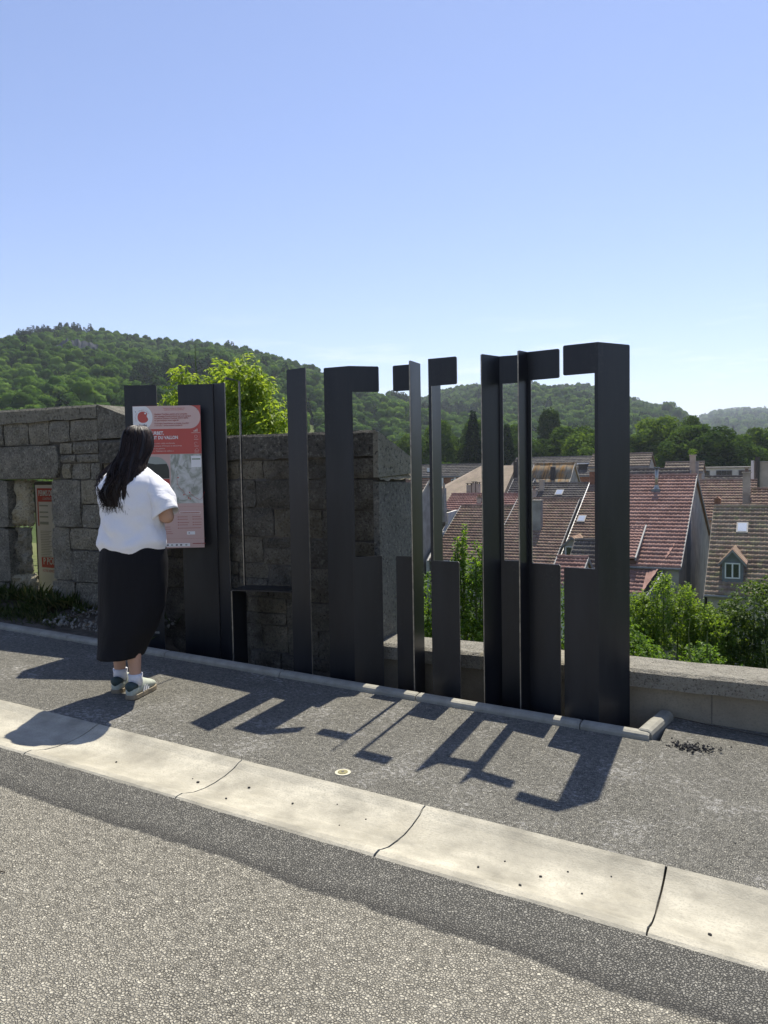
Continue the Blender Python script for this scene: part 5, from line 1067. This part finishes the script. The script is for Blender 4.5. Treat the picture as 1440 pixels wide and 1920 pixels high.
# hair
hs = [(1.657, -.014, .018, .012, .014), (1.648, -.014, .018, .050, .058), (1.622, -.013, .018, .074, .084), (1.585, -.013, .016, .086, .098), (1.54, -.014, .010, .089, .102), (1.49, -.018, -.010, .088, .098), (1.44, -.026, -.040, .092, .088), (1.39, -.036, -.078, .098, .076), (1.33, -.048, -.115, .102, .064), (1.27, -.058, -.140, .100, .052), (1.21, -.066, -.155, .088, .038), (1.165, -.070, -.160, .070, .022)]
hs = [(z, cx+.039, cy+.023, rx, ry) for z, cx, cy, rx, ry in hs]; HI = [(z, cx+.009*math.sin(z*34)*min(1, max(0, (1.5-z)/.2)), cy, rx*(1+.05*math.sin(z*41+1)*(z < 1.45)), ry) for z, cx, cy, rx, ry in interp(hs, 40)]
def hf(p, a): return p+Vector((math.cos(a), math.sin(a), 0))*(.005*math.sin(a*11+p.z*9)+.010*noise.noise((a*2.2, p.z*10, 0)))
mb = MB(); mb.loft(rings(HI, 48, hf)); put('hair', mb.mesh('hair', True), HAIR, WM)
mb = MB(); rh = random.Random(4)
for k in range(620):
    a = rh.uniform(0, 2*math.pi); front = math.sin(a) > .45; end = rh.uniform(.42, .6) if front else min(1.0, rh.gauss(.93, .07)); st = rh.uniform(0, .25); off = 1+rh.uniform(0, .07); ph = rh.uniform(0, 6.28); amp = rh.uniform(.003, .013)
    pts_ = []; m = 15; a_ = a
    for i in range(m+1):
        u = st+(end-st)*i/m; q = u*39; j = min(38, int(q)); f = q-j; z, cx, cy, rx, ry = (HI[j][d]*(1-f)+HI[j+1][d]*f for d in range(5)); a_ = a+.10*math.sin(u*7+ph)
        w = amp*max(0, u-.3)*2.2; pts_.append((cx+rx*off*math.cos(a_)+w*math.sin(u*16+ph), cy+ry*off*math.sin(a_)+w*math.cos(u*13+ph)*.6, z-(rh.uniform(0, .0))))
    if not front and rh.random() < .5:
        l = pts_[-1]; dx = rh.uniform(-.016, .016)
        for e in range(1, 4): pts_.append((l[0]+dx*e*.6, l[1]-.002*e, l[2]-.014*e*rh.uniform(.6, 1.3)))
    n_ = len(pts_); mb.tube(pts_, [.0022 if i < n_-4 else .0022*(n_-i)/5 for i in range(n_)], 3, caps=False)
for k in range(36):   # wisps over the left shoulder
    ph = rh.uniform(0, 6); x0 = rh.uniform(-.12, -.08); pts_ = [(x0+.03, -.055, 1.44), (x0-.01, -.075, 1.40), (x0-.045+rh.uniform(-.02, .015), -.10, 1.35), (x0-.05+rh.uniform(-.02, .02), -.13, 1.29), (x0-.035+rh.uniform(-.02, .03), -.155, 1.22+rh.uniform(-.02, .04))]
    mb.tube(pts_, [.0018, .0018, .0016, .0012, .0005], 3, caps=False)
put('hair_strands', mb.mesh('hair_strands', True), HAIR, WM)
# socks and shoes
SUEDE = plain('sage_suede', (.42, .45, .38), .85, var=.12, vs=30); TABG = plain('dark_green_tab', (.035, .06, .06), .7); GUM = plain('gum_sole', (.25, .205, .14), .6, var=.15); SOCK = plain('white_sock', (.70, .70, .74), .9)
for s in (1, -1):
    an = (.026, -.086) if s == 1 else (-.135, .010); rzf = rad(2 if s == 1 else 6)
    mb = MB(); mb.tube([(an[0], an[1], .075), (an[0], an[1], .115), (an[0], an[1], .142)], [.043, .041, .0445], 18); mb.build('sock', SOCK, WM, smooth=True)
    F_ = Matrix.Translation((an[0], an[1], 0)) @ Matrix.Rotation(rzf, 4, 'Z')
    prof_ = [(-.078, .012, .02, .045), (-.072, .028, .022, .082), (-.05, .036, .022, .092), (-.02, .038, .022, .090), (.02, .043, .022, .118), (.06, .044, .022, .108), (.10, .050, .022, .090), (.14, .051, .022, .076), (.172, .044, .022, .064), (.194, .020, .022, .046)]
    rg = []
    for (y, w, z0, z1) in prof_:
        rg.append([F_ @ Vector((w*(math.copysign(abs(math.cos(q))**.4, math.cos(q)) if math.sin(q) < 0 else math.cos(q)*(1-.25*math.sin(q)**2)), y, z0+(z1-z0)*(.5+.5*math.sin(q)))) for q in [2*math.pi*k/20 for k in range(20)]])
    mb = MB(); mb.loft(rg); sh_ = mb.build('shoe', SUEDE, WM, smooth=True)
    outline = [(w*1.08, y) for (y, w, _, _) in prof_]; outline = [(-w, y) for w, y in outline]+[(w, y) for w, y in outline[::-1]]
    mb = MB(); mb.prism([F_ @ Vector((x, y*1.03, 0)) for x, y in outline], (0, 0, .028)); me = bevel(mb.mesh('sole'), .003); put('sole', me, GUM, sh_)
    mb = MB(); mb.loft([[F_ @ Vector((w*math.cos(q), y, .052+(z-.052)*(.5+.5*math.sin(q)))) for q in [2*math.pi*k/14 for k in range(14)]] for (y, w, z) in ((-.083, .014, .09), (-.074, .031, .106), (-.054, .038, .106), (-.036, .039, .097))]); mb.build('heel_tab', TABG, sh_, smooth=True)
    for k in range(3):
        for side in (1, -1):
            y = .030+.026*k; mb = MB(); mb.prism([F_ @ Vector((side*(.0425+.001*k), y-.022, .030)), F_ @ Vector((side*(.0425+.001*k), y-.010, .030)), F_ @ Vector((side*.0405, y+.012, .066-.006*k)), F_ @ Vector((side*.0405, y+.001, .066-.006*k))], F_.to_3x3() @ Vector((side*.0035, 0, 0))); mb.build('stripe', P_['white'], sh_)
    mb = MB()
    for k in range(5): y = .028+.017*k; z = .118-.0085*k; mb.tube([F_ @ Vector((-.022, y, z-.006)), F_ @ Vector((0, y+.003, z+.003)), F_ @ Vector((.022, y, z-.006))], .0028, 5)
    mb.build('laces', P_['white'], sh_)

# ------------------------------------------------------------------ air
mb = MB(); mb.box(-3300, 2600, -2900, 4700, -24, 290)
hz = mb.mesh('haze'); t = bpy.data.materials.new('haze'); t.use_nodes = True; t.node_tree.nodes.clear()
o1 = t.node_tree.nodes.new('ShaderNodeOutputMaterial'); v1 = t.node_tree.nodes.new('ShaderNodeVolumePrincipled'); v1.inputs['Color'].default_value = (.80, .88, 1, 1); v1.inputs['Density'].default_value = .00018; v1.inputs['Anisotropy'].default_value = .3
t.node_tree.links.new(v1.outputs[0], o1.inputs['Volume']); put('haze', hz, t, None, kind='stuff')
real_text()
